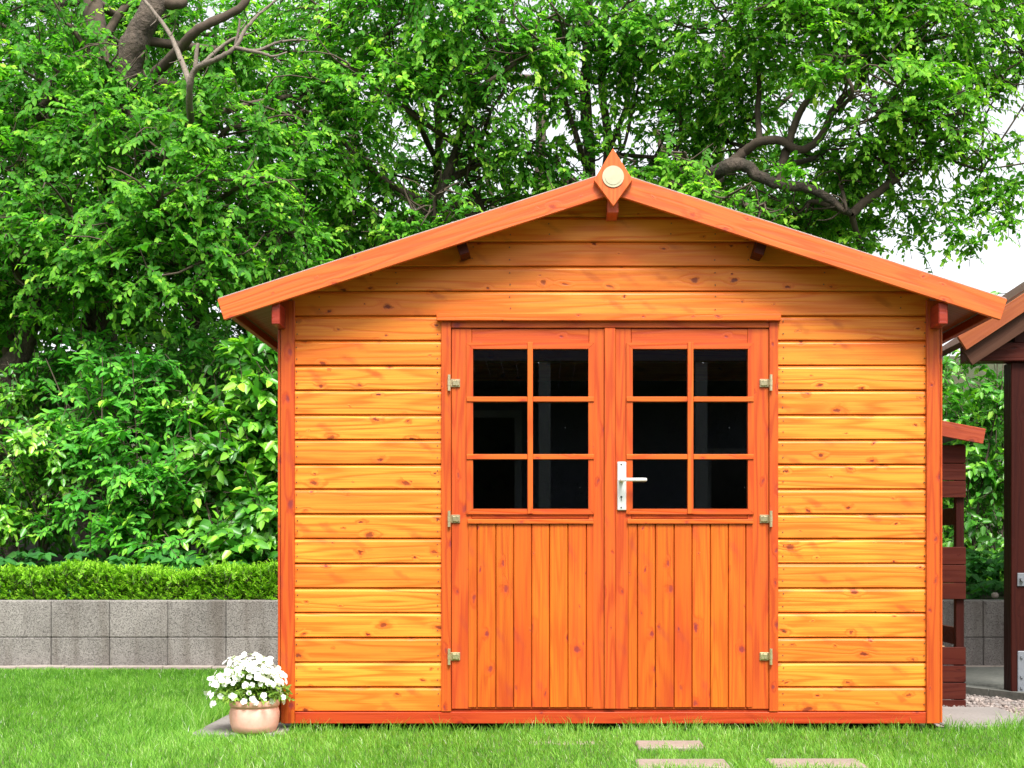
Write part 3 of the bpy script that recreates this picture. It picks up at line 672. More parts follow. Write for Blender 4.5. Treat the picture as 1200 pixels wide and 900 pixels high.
bm = bmesh.new(); box(bm, P(1131, 0, YG).x, px0 + 2.4, YG - 0.03, YG + 0.09, eave + 0.001, eave + 0.10, 0.003); finish('tie_beam', bm, M['darkwood'], sh)
for x in (px0, px0 + 2.0):
    bm = bmesh.new(); box(bm, x + 0.01, x + 0.11, YG - 0.02, YG + (0.32 if x < px0 + 1 else 2.2), eave + 0.101, eave + 0.20, 0.003); finish('wall_plate', bm, M['darkwood_v'], sh)
# brace
bm = bmesh.new()
q0, q1 = P(1199, 512, YG + .03), P(1199, 556, YG + .03)
vs = [bm.verts.new(v) for v in (Vector((px0 + 0.121, YG + 0.02, eave - 0.62)), Vector((px0 + 0.121, YG + 0.02, eave - 0.45)), Vector((px0 + 0.57, YG + 0.02, eave)), Vector((px0 + 0.70, YG + 0.02, eave)))]
ext = [bm.verts.new((v.co.x, YG + 0.10, v.co.z)) for v in vs]
bm.faces.new(vs); bm.faces.new(ext[::-1])
for i in range(4): bm.faces.new((vs[i], ext[i], ext[(i + 1) % 4], vs[(i + 1) % 4]))
bmesh.ops.recalc_face_normals(bm, faces=bm.faces); finish('brace', bm, M['darkwood_v'], sh)
bm = bmesh.new()                                       # rear boarding keeps the inside dark
for k in range(16): box(bm, 3.30, px0 + 1.99, YG + 2.0, YG + 2.02, 0.06 + k * 0.108, 0.06 + k * 0.108 + 0.104, 0.002)
finish('rear_boarding', bm, M['darkwood'], sh)
bm = bmesh.new(); a, b = P(1192.3, 671.5, YG - 0.008), P(1204, 687, YG - 0.008)
box(bm, a.x, b.x, YG - 0.008, YG - 0.001, b.z, a.z, 0.002)
c = P(1198, 679, YG - 0.02); bmesh.ops.create_cone(bm, cap_ends=True, segments=16, radius1=0.011, radius2=0.010, depth=0.02, matrix=Matrix.Translation((c.x, YG - 0.018, c.z)) @ Matrix.Rotation(math.pi / 2, 4, 'X'))
finish('latch_plate', bm, M['zinc'], sh)
bm = bmesh.new(); a, b = P(1192.6, 763, YG - 0.008), P(1212, 819.5, YG - 0.008)
box(bm, a.x, b.x, YG - 0.008, YG - 0.001, b.z, a.z, 0.003)
for py in (770, 793, 806):
    c = P(1197.5, py, YG - 0.012); bmesh.ops.create_cone(bm, cap_ends=True, segments=6, radius1=0.008, radius2=0.008, depth=0.008, matrix=Matrix.Translation((c.x, YG - 0.012, c.z)) @ Matrix.Rotation(math.pi / 2, 4, 'X'))
finish('post_shoe', bm, M['zinc'], sh)

# ------------------------------------------------------------------ HOUSE that the panes mirror (behind the camera)
hy = -15.0
house = thing('house', (1.0, hy - 4, 0), 'grey rendered house mirrored dimly in the dark shed windows', 'house')
bm = bmesh.new(); box(bm, -7, 9, hy - 8, hy, 0, 5.2); finish('wall', bm, M['render'], house)
bm = bmesh.new(); prism(bm, [(hy + 0.6, 5.2), (hy + 0.6, 5.35), (hy - 4, 7.6), (hy - 8.6, 5.35), (hy - 8.6, 5.2)], -7.5, 9.5); finish('roof', bm, M['felt'], house)
for (x0, x1, z0, z1) in ((-1.9, -0.5, 0.1, 2.9), (2.6, 4.6, 0.9, 2.3), (-5, -3.4, 1.0, 2.4)):
    bm = bmesh.new(); box(bm, x0 - .12, x1 + .12, hy, hy + 0.05, z0 - .12, z1 + .12); w_ = finish('window', bm, M['whiteframe'], house)
    bm = bmesh.new(); box(bm, x0, x1, hy + 0.05, hy + 0.06, z0, z1); finish('pane', bm, M['housewin'], w_)
bm = bmesh.new()
for k in range(30): box(bm, -2 + k * .2, -2 + k * .2 + .19, hy, hy + 3.2, 3.35, 3.38)
finish('canopy', bm, M['render'], house)
for x in (-0.1, 2.0):
    bm = bmesh.new(); box(bm, x, x + .16, hy + 3.0, hy + 3.16, 0, 3.35); finish('canopy_post', bm, M['whiteframe'], house)

# ------------------------------------------------------------------ FOLIAGE
def unit(v): return v / (np.linalg.norm(v, axis=-1, keepdims=True) + 1e-9)
def leaf_geo(Pp, Dd, Nn, Ln, Wd, shape=(0.30, 0.46, 0.70, 0.36), curl=0.14):
    """arrays (n,3)...; 6 verts per leaf, folded along the midrib"""
    Dd = unit(Dd); S = unit(np.cross(Dd, Nn)); Nn = np.cross(S, Dd)
    a, wa, b, wb = shape
    Ln = Ln[:, None]; Wd = Wd[:, None]; up = Nn * Wd * 0.16
    v = np.stack([Pp, Pp + Dd * Ln * a + S * Wd * wa + up, Pp + Dd * Ln * b + S * Wd * wb + up * 0.8 - Nn * Ln * curl * 0.4,
                  Pp + Dd * Ln - Nn * Ln * curl, Pp + Dd * Ln * b - S * Wd * wb + up * 0.8 - Nn * Ln * curl * 0.4, Pp + Dd * Ln * a - S * Wd * wa + up], 1)
    n = len(Pp); k = (np.arange(n) * 6)[:, None]
    f = np.concatenate([k + np.array([[0, 1, 2, 3]]), k + np.array([[0, 3, 4, 5]])])
    return v.reshape(-1, 3), f
UP = np.array([0.0, 0.0, 1.0])
def sprays(p0, d, l, K, leaf, wratio=0.60, droop=0.35, hang=0.42, young=0.45, lv0=0.35, pair=False):
    """leafy twigs. p0,d (n,3), l (n,), K leaves each. returns verts, faces, lv, twig paths"""
    n = len(p0); t = (np.arange(K) + RNG.uniform(0.2, 0.8, (n, K))) / K
    if pair: t = (np.repeat(np.arange(K // 2 + 1), 2)[:K][None] + 0.5 + np.zeros((n, 1))) / (K / 2 + .5)
    t = 0.12 + 0.88 * t
    path = lambda tt: p0[:, None] + d[:, None] * (l[:, None] * tt)[..., None] - UP * (droop * l[:, None] * tt ** 2)[..., None]
    pos = path(t)
    tang = unit(d[:, None] - UP * (2 * droop * t)[..., None])
    roll = RNG.normal(0, 0.35, (n, 1, 1))
    s = unit(np.cross(tang, UP + RNG.normal(0, 0.25, (n, 1, 3)))); s = unit(s + UP * roll)
    nn = np.cross(s, tang)
    side = np.where(np.arange(K) % 2 == 0, 1.0, -1.0)[None, :, None]
    spread = RNG.uniform(0.5, 1.15, (n, K, 1)) * (1 - 0.55 * t[..., None] ** 3)
    ld = unit(tang * np.cos(spread) + s * side * np.sin(spread) + RNG.normal(0, 0.22, (n, K, 3)) - UP * hang * RNG.uniform(0.2, 1.2, (n, K, 1)))
    ln = unit(nn * np.sign(nn[..., 2:3] + 1e-6) + np.array([0.1, -0.55, 0.25]) + RNG.normal(0, 0.38, (n, K, 3)))
    sz = leaf * RNG.uniform(0.55, 1.22, (n, K)) * RNG.uniform(.8, 1.12, (n, 1)) * (1.0 - 0.25 * t ** 2)
    v, f = leaf_geo(pos.reshape(-1, 3), ld.reshape(-1, 3), ln.reshape(-1, 3), sz.ravel(), sz.ravel() * wratio)
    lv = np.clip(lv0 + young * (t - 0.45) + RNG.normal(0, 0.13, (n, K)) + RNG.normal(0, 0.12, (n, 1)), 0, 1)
    tt = np.array([0.0, 0.35, 0.7, 1.0])[None] * np.ones((n, 1))
    return v, f, np.repeat(lv.ravel(), 6), path(tt)
def tubes(paths, r0, r1, sides=3):
    """(n,m,3) paths -> thin tapered tubes"""
    n, m, _ = paths.shape
    tg = np.gradient(paths, axis=1); tg = unit(tg)
    a = unit(np.cross(tg, np.array([0.12, 0.97, 0.18]))); b = np.cross(tg, a)
    r0 = np.broadcast_to(np.asarray(r0, float).reshape(-1, 1), (n, 1)); r1 = np.broadcast_to(np.asarray(r1, float).reshape(-1, 1), (n, 1))
    r = r0 + (r1 - r0) * np.linspace(0, 1, m)[None]
    th = np.arange(sides) * 2 * np.pi / sides
    v = paths[:, :, None] + r[..., None, None] * (a[:, :, None] * np.cos(th)[None, None, :, None] + b[:, :, None] * np.sin(th)[None, None, :, None])
    idx = np.arange(n)[:, None, None] * m * sides + np.arange(m - 1)[None, :, None] * sides + np.arange(sides)[None, None]
    nx = np.arange(n)[:, None, None] * m * sides + np.arange(m - 1)[None, :, None] * sides + ((np.arange(sides) + 1) % sides)[None, None]
    f = np.stack([idx, nx, nx + sides, idx + sides], -1).reshape(-1, 4)
    return v.reshape(-1, 3), f
class Acc:
    def __init__(s): s.v, s.f, s.lv, s.n = [], {}, [], 0
    def add(s, v, f, lv=None):
        s.v.append(v); s.f.setdefault(f.shape[1], []).append(f + s.n); s.n += len(v)
        s.lv.append(lv if lv is not None else np.zeros(len(v)))
    def build(s, name, mat, parent=None, origin=(0, 0, 0), smooth=False):
        return npmesh(name, np.concatenate(s.v), [np.concatenate(x) for x in s.f.values()], mat, parent, origin, np.concatenate(s.lv), smooth)
def smooth_path(pts, n=6):
    p = np.array([list(q) for q in pts], float)
    if len(p) < 3: 
        t = np.linspace(0, 1, n + 1)[:, None]; return p[0] * (1 - t) + p[-1] * t
    q = np.concatenate([[2 * p[0] - p[1]], p, [2 * p[-1] - p[-2]]]); out = []
    for i in range(1, len(q) - 2):
        for t in np.linspace(0, 1, n, endpoint=False):
            a, b, c, d = q[i - 1], q[i], q[i + 1], q[i + 2]
            out.append(0.5 * ((2 * b) + (-a + c) * t + (2 * a - 5 * b + 4 * c - d) * t * t + (-a + 3 * b - 3 * c + d) * t ** 3))
    out.append(p[-1]); return np.array(out)
def limb(acc, pts, r0, r1, sides=10, knob=0.05, n=6):
    path = smooth_path(pts, n); m = len(path)
    path = path + RNG.normal(0, 0.05 * r0, path.shape)
    v, f = tubes(path[None], [r0], [r1], sides)
    c = np.repeat(path, sides, axis=0)
    v = c + (v - c) * RNG.normal(1, knob, (len(v), 1)); acc.add(v, f); return path

def ellipsoid_sprays(clumps, dens, leaf, K, l_rng, **kw):
    """leafy twigs reaching out of each ellipsoid (cx,cy,cz,rx,ry,rz)"""
    P0, DD, LL = [], [], []
    for (x, y, z, rx, ry, rz, dd) in clumps:
        area = 4 * math.pi * ((((rx * ry) ** 1.6 + (rx * rz) ** 1.6 + (ry * rz) ** 1.6) / 3) ** (1 / 1.6))
        n = max(4, int(area * dens * dd * 1.6))
        w = unit(RNG.normal(0, 1, (n, 3))); fr = RNG.uniform(0.35, 1.0, (n, 1)) ** 0.6
        # hollows: fewer twigs where a lumpy field is low
        q = w * fr * np.array([rx, ry, rz]) + np.array([x, y, z])
        fld = np.sin(q[:, 0] * 5.1 + 1.3 * q[:, 2]) * np.sin(q[:, 2] * 6.3 + q[:, 1] * 2.2) + 0.5 * np.sin(q[:, 1] * 7.7 + q[:, 0] * 3.1)
        keep = RNG.random(n) < np.clip(0.75 + 0.55 * fld, 0.12, 1)
        w, q = w[keep], q[keep]; n = len(q)
        if n == 0: continue
        l = RNG.uniform(*l_rng, n)
        d = unit(w * np.array([1, 1, 0.6]) + RNG.normal(0, 0.45, (n, 3)) + np.array([0, -0.12, 0.18]))
        P0.append(q - d * l[:, None] * 0.8); DD.append(d); LL.append(l)
    return sprays(np.concatenate(P0), np.concatenate(DD), np.concatenate(LL), K, leaf, **kw)

def make_tree(name, base, limbs, clumps, label, cat, group, leafm='leaf_tree', dens=26, leaf=0.074, K=17, l_rng=(0.3, 0.62), barkm='bark', extra=None, autolimb=True, **kw):
    """limbs: list of (points, r0, r1); clumps: (px,py,y,rx,rz[,dens])"""
    t = thing(name, base, label, cat, group)
    tr, br, cr = Acc(), Acc(), Acc()
    nodes = []
    for i, (pts, r0, r1) in enumerate(limbs):
        path = limb(tr if i == 0 else br, pts, r0, r1, 12 if r0 > .05 else 8)
        nodes += [(q, r0 + (r1 - r0) * k / len(path)) for k, q in enumerate(path)]
    E = []
    for c in clumps:
        px, py, y, rx, rz = c[:5]; dd = c[5] if len(c) > 5 else 1.0
        p = P(px, py, y); E.append((p.x, p.y, p.z, rx, rx * 0.9, rz, dd))
        if autolimb and rx > 0.3:
            pc = np.array(p)
            # nearest limb point lying lower than the clump centre
            best = min(nodes, key=lambda nd: np.linalg.norm(nd[0] - pc) + 2.0 * max(0, nd[0][2] - pc[2] + 0.3))
            mid = (best[0] + pc) / 2 + RNG.normal(0, 0.14, 3) - np.array([0, 0, 0.08])
            end = pc + unit(pc - best[0]) * rx * 0.4
            rr = min(best[1] * 0.7, 0.045)
            path = limb(br, [best[0], mid, pc, end], rr, 0.010, 7, 0.06, 5)
            m = 9; k = RNG.integers(len(path) // 3, len(path), m); w = unit(RNG.normal(0, 1, (m, 3)) + np.array([0, 0, 0.3])) * np.array([rx, rx * .9, rz]) * 0.8
            s0 = path[k]; s1 = s0 + w
            tt = np.linspace(0, 1, 5)[None, :, None]
            bend = RNG.normal(0, 0.10, (m, 1, 3)) * np.sin(np.pi * tt)
            v, f = tubes(s0[:, None] * (1 - tt) + s1[:, None] * tt + bend, 0.011, 0.004, 4); br.add(v, f)
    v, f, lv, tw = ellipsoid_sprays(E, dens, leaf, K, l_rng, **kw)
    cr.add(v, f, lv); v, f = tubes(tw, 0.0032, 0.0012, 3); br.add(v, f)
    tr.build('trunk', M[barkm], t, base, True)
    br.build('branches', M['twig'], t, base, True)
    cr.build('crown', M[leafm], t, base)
    if extra: extra(t, base)
    return t
G1 = 'trees crowding behind the shed'
gz = lambda y: WTOP - 0.1 + max(0, (y - 3.6) * 0.10)

# --- big tree at the left with leaning trunk and a dead bough
def dead_bough(t, base):
    a = Acc(); y = 4.5
    Q = lambda px, py, dy=0: P(px, py, y + dy)
    limb(a, [Q(224, 150, .5), Q(222, 108, .1), Q(229, 82), Q(252, 70, -.1), Q(275, 56, -.1), Q(288, 34), Q(304, 16, .1), Q(328, -4, .2)], 0.030, 0.008, 9, 0.10)
    limb(a, [Q(275, 56, -.1), Q(305, 62, -.2), Q(320, 66, -.2), Q(336, 61, -.1)], 0.016, 0.006, 7)
    limb(a, [Q(275, 56, -.1), Q(300, 59, -.1), Q(325, 50), Q(347, 47, .1), Q(368, 48, .1)], 0.016, 0.005, 7)
    limb(a, [Q(236, 76), Q(258, 56, .1), Q(277, 44, .1), Q(290, 40, .1)], 0.018, 0.009, 7)
    limb(a, [Q(229, 82), Q(230, 64), Q(232, 51)], 0.020, 0.014, 7)
    limb(a, [Q(276, 52), Q(280, 34), Q(281, 22)], 0.012, 0.008, 7)
    limb(a, [Q(223, 100, .1), Q(212, 70, .3), Q(200, 42, .5), Q(185, 20, .7), Q(165, -5, .9)], 0.026, 0.013, 7)
    for (x0, y0, x1, y1) in ((304, 16, 318, 6), (347, 47, 358, 40), (320, 66, 330, 76), (252, 70, 248, 58), (212, 70, 198, 74), (200, 42, 206, 22), (290, 40, 302, 34), (325, 50, 336, 42), (185, 20, 176, 30), (282, 34, 292, 18)):
        limb(a, [Q(x0, y0), Q((x0 + x1) / 2 + 1.5, (y0 + y1) / 2), Q(x1, y1, -.1)], 0.006, 0.002, 5)
    a.build('dead_bough', M['deadbark'], t, base, True)
b0 = P(110, 560, 6.0); b0.z = gz(6)
make_tree('broadleaf_tree', b0, [
    ([b0 - Vector((0, 0, .1)), P(118, 420, 6), P(130, 250, 6), P(140, 120, 5.9), P(160, 45, 5.8), P(188, -10, 5.8), P(215, -90, 6.2)], 0.15, 0.09),
    ([P(135, 190, 6), P(118, 90, 6.2), P(108, 0, 6.5), P(100, -80, 6.8)], 0.12, 0.08),
    ([P(146, 110, 5.85), P(190, 78, 5.5), P(215, 52, 5.3), P(232, 34, 5.2), P(262, 20, 5.2), P(288, 2, 5.2), P(300, -40, 5.3)], 0.050, 0.030),
    ([P(180, 0, 5.8), P(200, 4, 5.8), P(215, 2, 5.9)], 0.06, 0.05),
    ([P(140, 160, 5.9), P(190, 150, 5.4), P(224, 150, 5.0)], 0.06, 0.045)],
    [(20, 40, 6.1, 1.0, .9), (60, 110, 5.5, .8, .6), (-60, 150, 5.8, 1.1, 1.0), (10, 200, 5.3, .9, .6), (115, 150, 5.1, .7, .42), (190, 175, 4.9, .7, .42), (270, 150, 5.2, .65, .4),
     (85, 260, 4.9, .8, .5), (180, 250, 4.7, .7, .42), (270, 225, 4.8, .7, .42), (330, 180, 5.6, .7, .5), (20, 320, 5.0, .8, .5), (130, 320, 4.8, .7, .42), (225, 310, 4.7, .7, .40), (310, 280, 5.2, .65, .45),
     (60, 10, 7.5, 1.2, .8, .7), (240, 40, 8.2, 1.4, 1.0, .6), (330, 60, 6.9, .9, .7, .8), (150, 60, 8.0, 1.3, .9, .8), (130, 85, 5.4, .4, .22), (175, 100, 5.2, .35, .2), (240, 95, 5.0, .3, .2), (90, 40, 5.6, .35, .3), (190, 30, 6.6, .5, .35, .8), (255, 60, 6.4, .5, .3, .8), (350, 110, 5.9, .6, .45), (-80, 320, 5.4, 1.0, .8)],
    'large leaning tree at the left with a thick trunk and a bare dead bough', 'tree', G1, extra=dead_bough, lv0=0.42)

# --- dark forked tree low at the left
b1 = P(2, 560, 5.3); b1.z = gz(5.3)
make_tree('broadleaf_tree', b1, [
    ([b1 - Vector((0, 0, .1)), P(2, 470, 5.3), P(10, 435, 5.3), P(26, 410, 5.3), P(36, 372, 5.3), P(40, 335, 5.3), P(46, 280, 5.4)], 0.13, 0.05),
    ([P(10, 435, 5.3), P(10, 400, 5.3), P(22, 365, 5.4), P(20, 330, 5.5)], 0.045, 0.03)],
    [(-20, 330, 5.9, .6, .4), (60, 300, 6.0, .7, .4), (-70, 420, 5.6, .7, .5)],
    'dark forked trunk at the far left edge half hidden in leaves', 'tree', G1, lv0=0.3)

# --- thin-stemmed trees in the middle
b2 = P(440, 640, 6.8); b2.z = gz(6.8)
make_tree('broadleaf_tree', b2, [
    ([b2 - Vector((0, 0, .1)), P(452, 400, 6.8), P(470, 280, 6.7), P(490, 255, 6.6), P(515, 225, 6.5), P(532, 185, 6.5), P(546, 140, 6.5), P(572, 95, 6.5), P(590, 20, 6.8)], 0.070, 0.026),
    ([P(470, 280, 6.7), P(508, 225, 6.9), P(514, 180, 6.9), P(512, 120, 6.9), P(500, 40, 7)], 0.05, 0.03),
    ([P(512, 190, 6.9), P(490, 145, 6.7), P(470, 110, 6.6), P(452, 60, 6.5)], 0.03, 0.018)],
    [(400, 30, 6.3, .9, .6), (480, 20, 6.0, .9, .55), (440, 100, 5.9, .75, .42), (385, 150, 5.9, .65, .45), (520, 85, 6.0, .65, .4), (560, 30, 6.0, .8, .55), (610, 70, 6.0, .65, .45), (575, 130, 6.2, .5, .32),
     (400, 215, 6.2, .65, .42), (460, 205, 7.0, .6, .45, .7), (440, 270, 6.6, .7, .4, .8), (545, 205, 6.9, .6, .4, .7), (610, 175, 6.4, .5, .35, .8), (500, 300, 7.5, .9, .5, .7), (380, 290, 6.2, .6, .4), (620, 230, 7.2, .6, .35, .7), (500, -60, 6.2, 1.2, .7), (510, 235, 6.1, .4, .2, .8), (480, 260, 6.0, .4, .2, .8), (550, 165, 6.2, .35, .2, .7)],
    'tree right of the dead bough with a dark trunk slanting up to the right', 'tree', G1, lv0=0.5, dens=20)
b3 = P(700, 640, 6.9); b3.z = gz(6.9)
make_tree('broadleaf_tree', b3, [
    ([b3 - Vector((0, 0, .1)), P(694, 300, 6.9), P(690, 180, 6.9), P(686, 110, 6.9), P(688, 60, 6.9), P(690, 0, 7.0)], 0.075, 0.04),
    ([P(694, 300, 6.9), P(712, 180, 7.1), P(706, 110, 7.1), P(708, 50, 7.1), P(712, -20, 7.2)], 0.05, 0.03),
    ([P(690, 120, 6.9), P(668, 85, 6.8), P(655, 58, 6.8)], 0.03, 0.018),
    ([P(712, 180, 7.1), P(735, 120, 7.2), P(745, 60, 7.3)], 0.03, 0.02)],
    [(660, 40, 6.3, .7, .45), (720, 30, 6.4, .75, .4), (780, 50, 6.4, .8, .5), (660, 110, 6.2, .45, .26, .8), (750, 95, 6.7, .55, .34, .8), (800, 120, 6.6, .6, .4), (650, 190, 6.6, .5, .3, .8), (770, 180, 7.2, .6, .4, .8), (700, -60, 6.6, 1.3, .6), (670, 215, 6.4, .45, .22), (700, 150, 6.5, .3, .2, .7), (735, 205, 6.6, .4, .16), (790, 225, 7.4, .7, .4)],
    'slender tree with two straight stems rising right behind the shed finial', 'tree', G1, lv0=0.52, dens=18)

# --- right tree with the long low limbs
b4 = P(790, 640, 6.2); b4.z = gz(6.2)
Q = lambda px, py, y=5.9: P(px, py, y)
make_tree('broadleaf_tree', b4, [
    ([b4 - Vector((0, 0, .1)), Q(785, 420, 6.2), Q(795, 270, 6.2), Q(825, 215, 6.1), Q(850, 196), Q(872, 194), Q(890, 207), Q(918, 217), Q(945, 220), Q(970, 232), Q(998, 251)], 0.085, 0.030),
    ([Q(998, 251), Q(1012, 238), Q(1030, 225), Q(1044, 213), Q(1052, 210)], 0.042, 0.032),
    ([Q(1044, 213), Q(1043, 196), Q(1050, 178), Q(1062, 170), Q(1064, 155), Q(1080, 145)], 0.028, 0.012),
    ([Q(1062, 170), Q(1078, 178), Q(1098, 180), Q(1120, 190), Q(1150, 200)], 0.024, 0.010),
    ([Q(872, 178, 6), Q(890, 166), Q(915, 165), Q(935, 175), Q(952, 170), Q(968, 150), Q(974, 132), Q(990, 112), Q(1010, 95), Q(1020, 60)], 0.042, 0.024),
    ([Q(838, 205, 6), Q(858, 190, 6), Q(872, 178, 6)], 0.055, 0.044),
    ([Q(925, 168), Q(930, 150), Q(938, 130), Q(950, 112), Q(968, 85), Q(980, 65)], 0.035, 0.028),
    ([Q(915, 217), Q(916, 195, 5.95), Q(922, 175, 6)], 0.045, 0.04),
    ([Q(1010, 95), Q(1008, 65), Q(1000, 40), Q(990, 20)], 0.035, 0.02), ([Q(1015, 82), Q(1032, 72), Q(1048, 62), Q(1075, 50)], 0.04, 0.018),
    ([Q(1010, 62), Q(1002, 50), Q(1035, 50), Q(1060, 54)], 0.015, 0.008),
    ([Q(890, 165), Q(888, 130, 6.2), Q(890, 95, 6.2), Q(884, 70, 6.2)], 0.03, 0.02)],
    [(860, 40, 6.2, .9, .5), (940, 30, 5.8, .8, .5), (1010, 10, 5.8, .8, .5), (1085, 30, 5.7, .8, .5), (1150, 30, 5.8, .7, .5, .7), (870, 110, 6.5, .6, .4), (980, 75, 5.4, .35, .2), (1060, 95, 5.4, .55, .32), (1100, 125, 5.6, .55, .35), (1150, 100, 5.8, .45, .35, .6), (1030, 135, 5.6, .5, .26),
     (850, 165, 6.9, .6, .4), (960, 180, 6.6, .55, .32, .9), (900, 250, 6.8, .7, .30), (970, 255, 6.7, .55, .26, .9), (1020, 180, 6.0, .45, .22), (820, 205, 6.9, .5, .3), (1010, 215, 6.6, .4, .2, .8),
     (1085, 175, 5.8, .38, .16), (1125, 170, 5.8, .35, .16), (1165, 165, 5.9, .3, .15, .6), (1195, 80, 6.0, .35, .2, .5), (1200, 160, 6, .25, .2, .35), (1050, 230, 5.9, .24, .16, .9), (1075, 215, 5.9, .28, .16, .8), (1010, 275, 6.1, .28, .14, .9), (1060, 262, 6.0, .22, .14, .8), (1128, 215, 5.9, .22, .20, .8), (1150, 240, 5.9, .18, .18, .7), (1180, 215, 5.9, .2, .2, .8),
     (1120, 255, 5.9, .14, .18, .9), (1172, 262, 5.9, .12, .12, .9), (815, 222, 5.3, .34, .16), (845, 240, 5.3, .36, .16), (800, 190, 5.5, .35, .2), (885, 245, 5.4, .34, .13, .9), (925, 195, 5.3, .2, .10, .7), (1035, 165, 6.1, .35, .2), (985, 210, 6.2, .4, .22), (940, 245, 6.4, .5, .25), (1025, 255, 6.3, .3, .16), (1100, 230, 5.9, .22, .14, .9), (1140, 275, 5.9, .10, .12, 1.2), (1090, 250, 5.9, .16, .14), (1190, 240, 5.9, .16, .16), (1190, 205, 5.9, .2, .14, .6), (1160, 210, 5.9, .22, .14), (1075, 275, 6.0, .10, .10), (1110, 280, 5.9, .08, .1, 1.3), (1250, 40, 6, .7, .4, .6), (1310, 130, 6, .6, .5, .5), (950, -60, 6, 1.3, .6), (1120, -60, 6, 1.3, .6)],
    'spreading light green tree at the right with long crooked low limbs against white sky', 'tree', G1, leafm='leaf_right', lv0=0.52, dens=24)

# --- deeper trees closing the view
def back_tree(px, y, topy, label, clumps, dens=13, leaf=0.11, lean=0.2):
    b = P(px, 600, y); b.z = gz(y)
    return make_tree('broadleaf_tree', b, [([b - Vector((0, 0, .1)), P(px + lean * 20, 400, y), P(px + lean * 60, 200, y), P(px + lean * 90, topy, y)], 0.11, 0.04),
              ([P(px + lean * 20, 400, y), P(px - 30, 300, y), P(px - 60, 150, y)], 0.06, 0.025)], clumps, label, 'tree', G1, leafm='leaf_back', dens=dens, leaf=leaf, K=12, l_rng=(0.35, 0.7), lv0=0.4)
back_tree(30, 9.0, 60, 'shaded tree deep behind the big leaning tree', [(-60, 300, 9, 1.6, 1.2), (60, 420, 8.5, 1.5, 1.0), (0, 200, 9.5, 1.6, 1.0), (120, 300, 8.8, 1.3, 1.0), (-20, 480, 8.2, 1.3, .8)])
back_tree(230, 8.6, 60, 'shaded tree deep behind the dead bough', [(200, 330, 8.6, 1.3, .9), (300, 380, 8.4, 1.2, .9), (250, 220, 9, 1.3, .9), (170, 450, 8, 1.2, .8), (300, 480, 8, 1.1, .8), (330, 270, 8.8, 1.1, .9)])
back_tree(400, 9.0, 40, 'shaded tree deep behind the left slope of the shed roof', [(380, 300, 9.2, 1.3, .8), (460, 330, 9, 1.2, .8), (400, 180, 9.6, 1.3, .6, .5), (340, 420, 8.6, 1.0, .9), (540, 290, 9.3, 1.3, .6, .8)])
back_tree(620, 9.4, 40, 'shaded tree deep behind the roof ridge left of the finial', [(600, 260, 9.4, 1.1, .5), (540, 170, 9.6, 1.0, .5, .4), (560, 60, 9.8, 1.3, .6, .28), (650, 330, 9, 1.4, .6)])
back_tree(830, 9.4, 60, 'shaded tree deep behind the right slope of the shed roof', [(830, 260, 9.2, 1.2, .6), (900, 200, 9.5, 1.1, .6, .6), (760, 290, 9.2, 1.1, .5), (850, 110, 9.8, 1.2, .7, .35), (950, 270, 9, .8, .35), (930, 110, 9.5, .9, .6, .35)])

# --- shrubs
def make_shrub(name, px, y, clumps, label, cat='shrub', group=None, leafm='leaf_shrub', dens=30, leaf=0.10, K=9, l_rng=(0.25, 0.5), stems=5, **kw):
    b = P(px, 640, y); b.z = gz(y) - 0.02
    t = thing(name, b, label, cat, group); st, cr = Acc(), Acc(); E = []
    for c in clumps:
        p = P(c[0], c[1], c[2]); E.append((p.x, p.y, p.z, c[3], c[3] * .8, c[4], c[5] if len(c) > 5 else 1))
    for i in range(stems + len(E) // 2):
        e = E[i % len(E)]; top = np.array(e[:3]) + RNG.normal(0, 0.15, 3)
        s = np.array(b) + np.array([RNG.normal(0, .15), RNG.normal(0, .1), 0]); mid = (s + top) / 2 + RNG.normal(0, 0.08, 3)
        limb(st, [s, mid, top], RNG.uniform(.007, .015), 0.004, 6, 0.05, 5)
    v, f, lv, tw = ellipsoid_sprays(E, dens, leaf, K, l_rng, **kw); cr.add(v, f, lv); v, f = tubes(tw, 0.004, 0.0015, 3); st.add(v, f)
    st.build('stems', M['twig'], t, b, True); cr.build('foliage', M[leafm], t, b); return t
G2 = 'shrubs on the bank behind the block wall'
make_shrub('shrub', 290, 4.6, [(300, 420, 4.6, .34, .30), (330, 500, 4.5, .42, .35), (280, 500, 4.4, .30, .28), (250, 560, 4.4, .36, .28), (310, 590, 4.3, .36, .28), (300, 640, 4.2, .40, .22), (240, 470, 4.7, .26, .24), (350, 580, 4.5, .4, .5), (215, 600, 4.4, .26, .22), (270, 620, 4.1, .3, .2), (310, 455, 4.4, .28, .22), (260, 520, 4.3, .26, .2)],
    'glossy shrub with big oval leaves pressed against the left wall of the shed', group=G2, leaf=0.125, wratio=0.58, lv0=0.5, dens=34, young=0.5, hang=0.35)
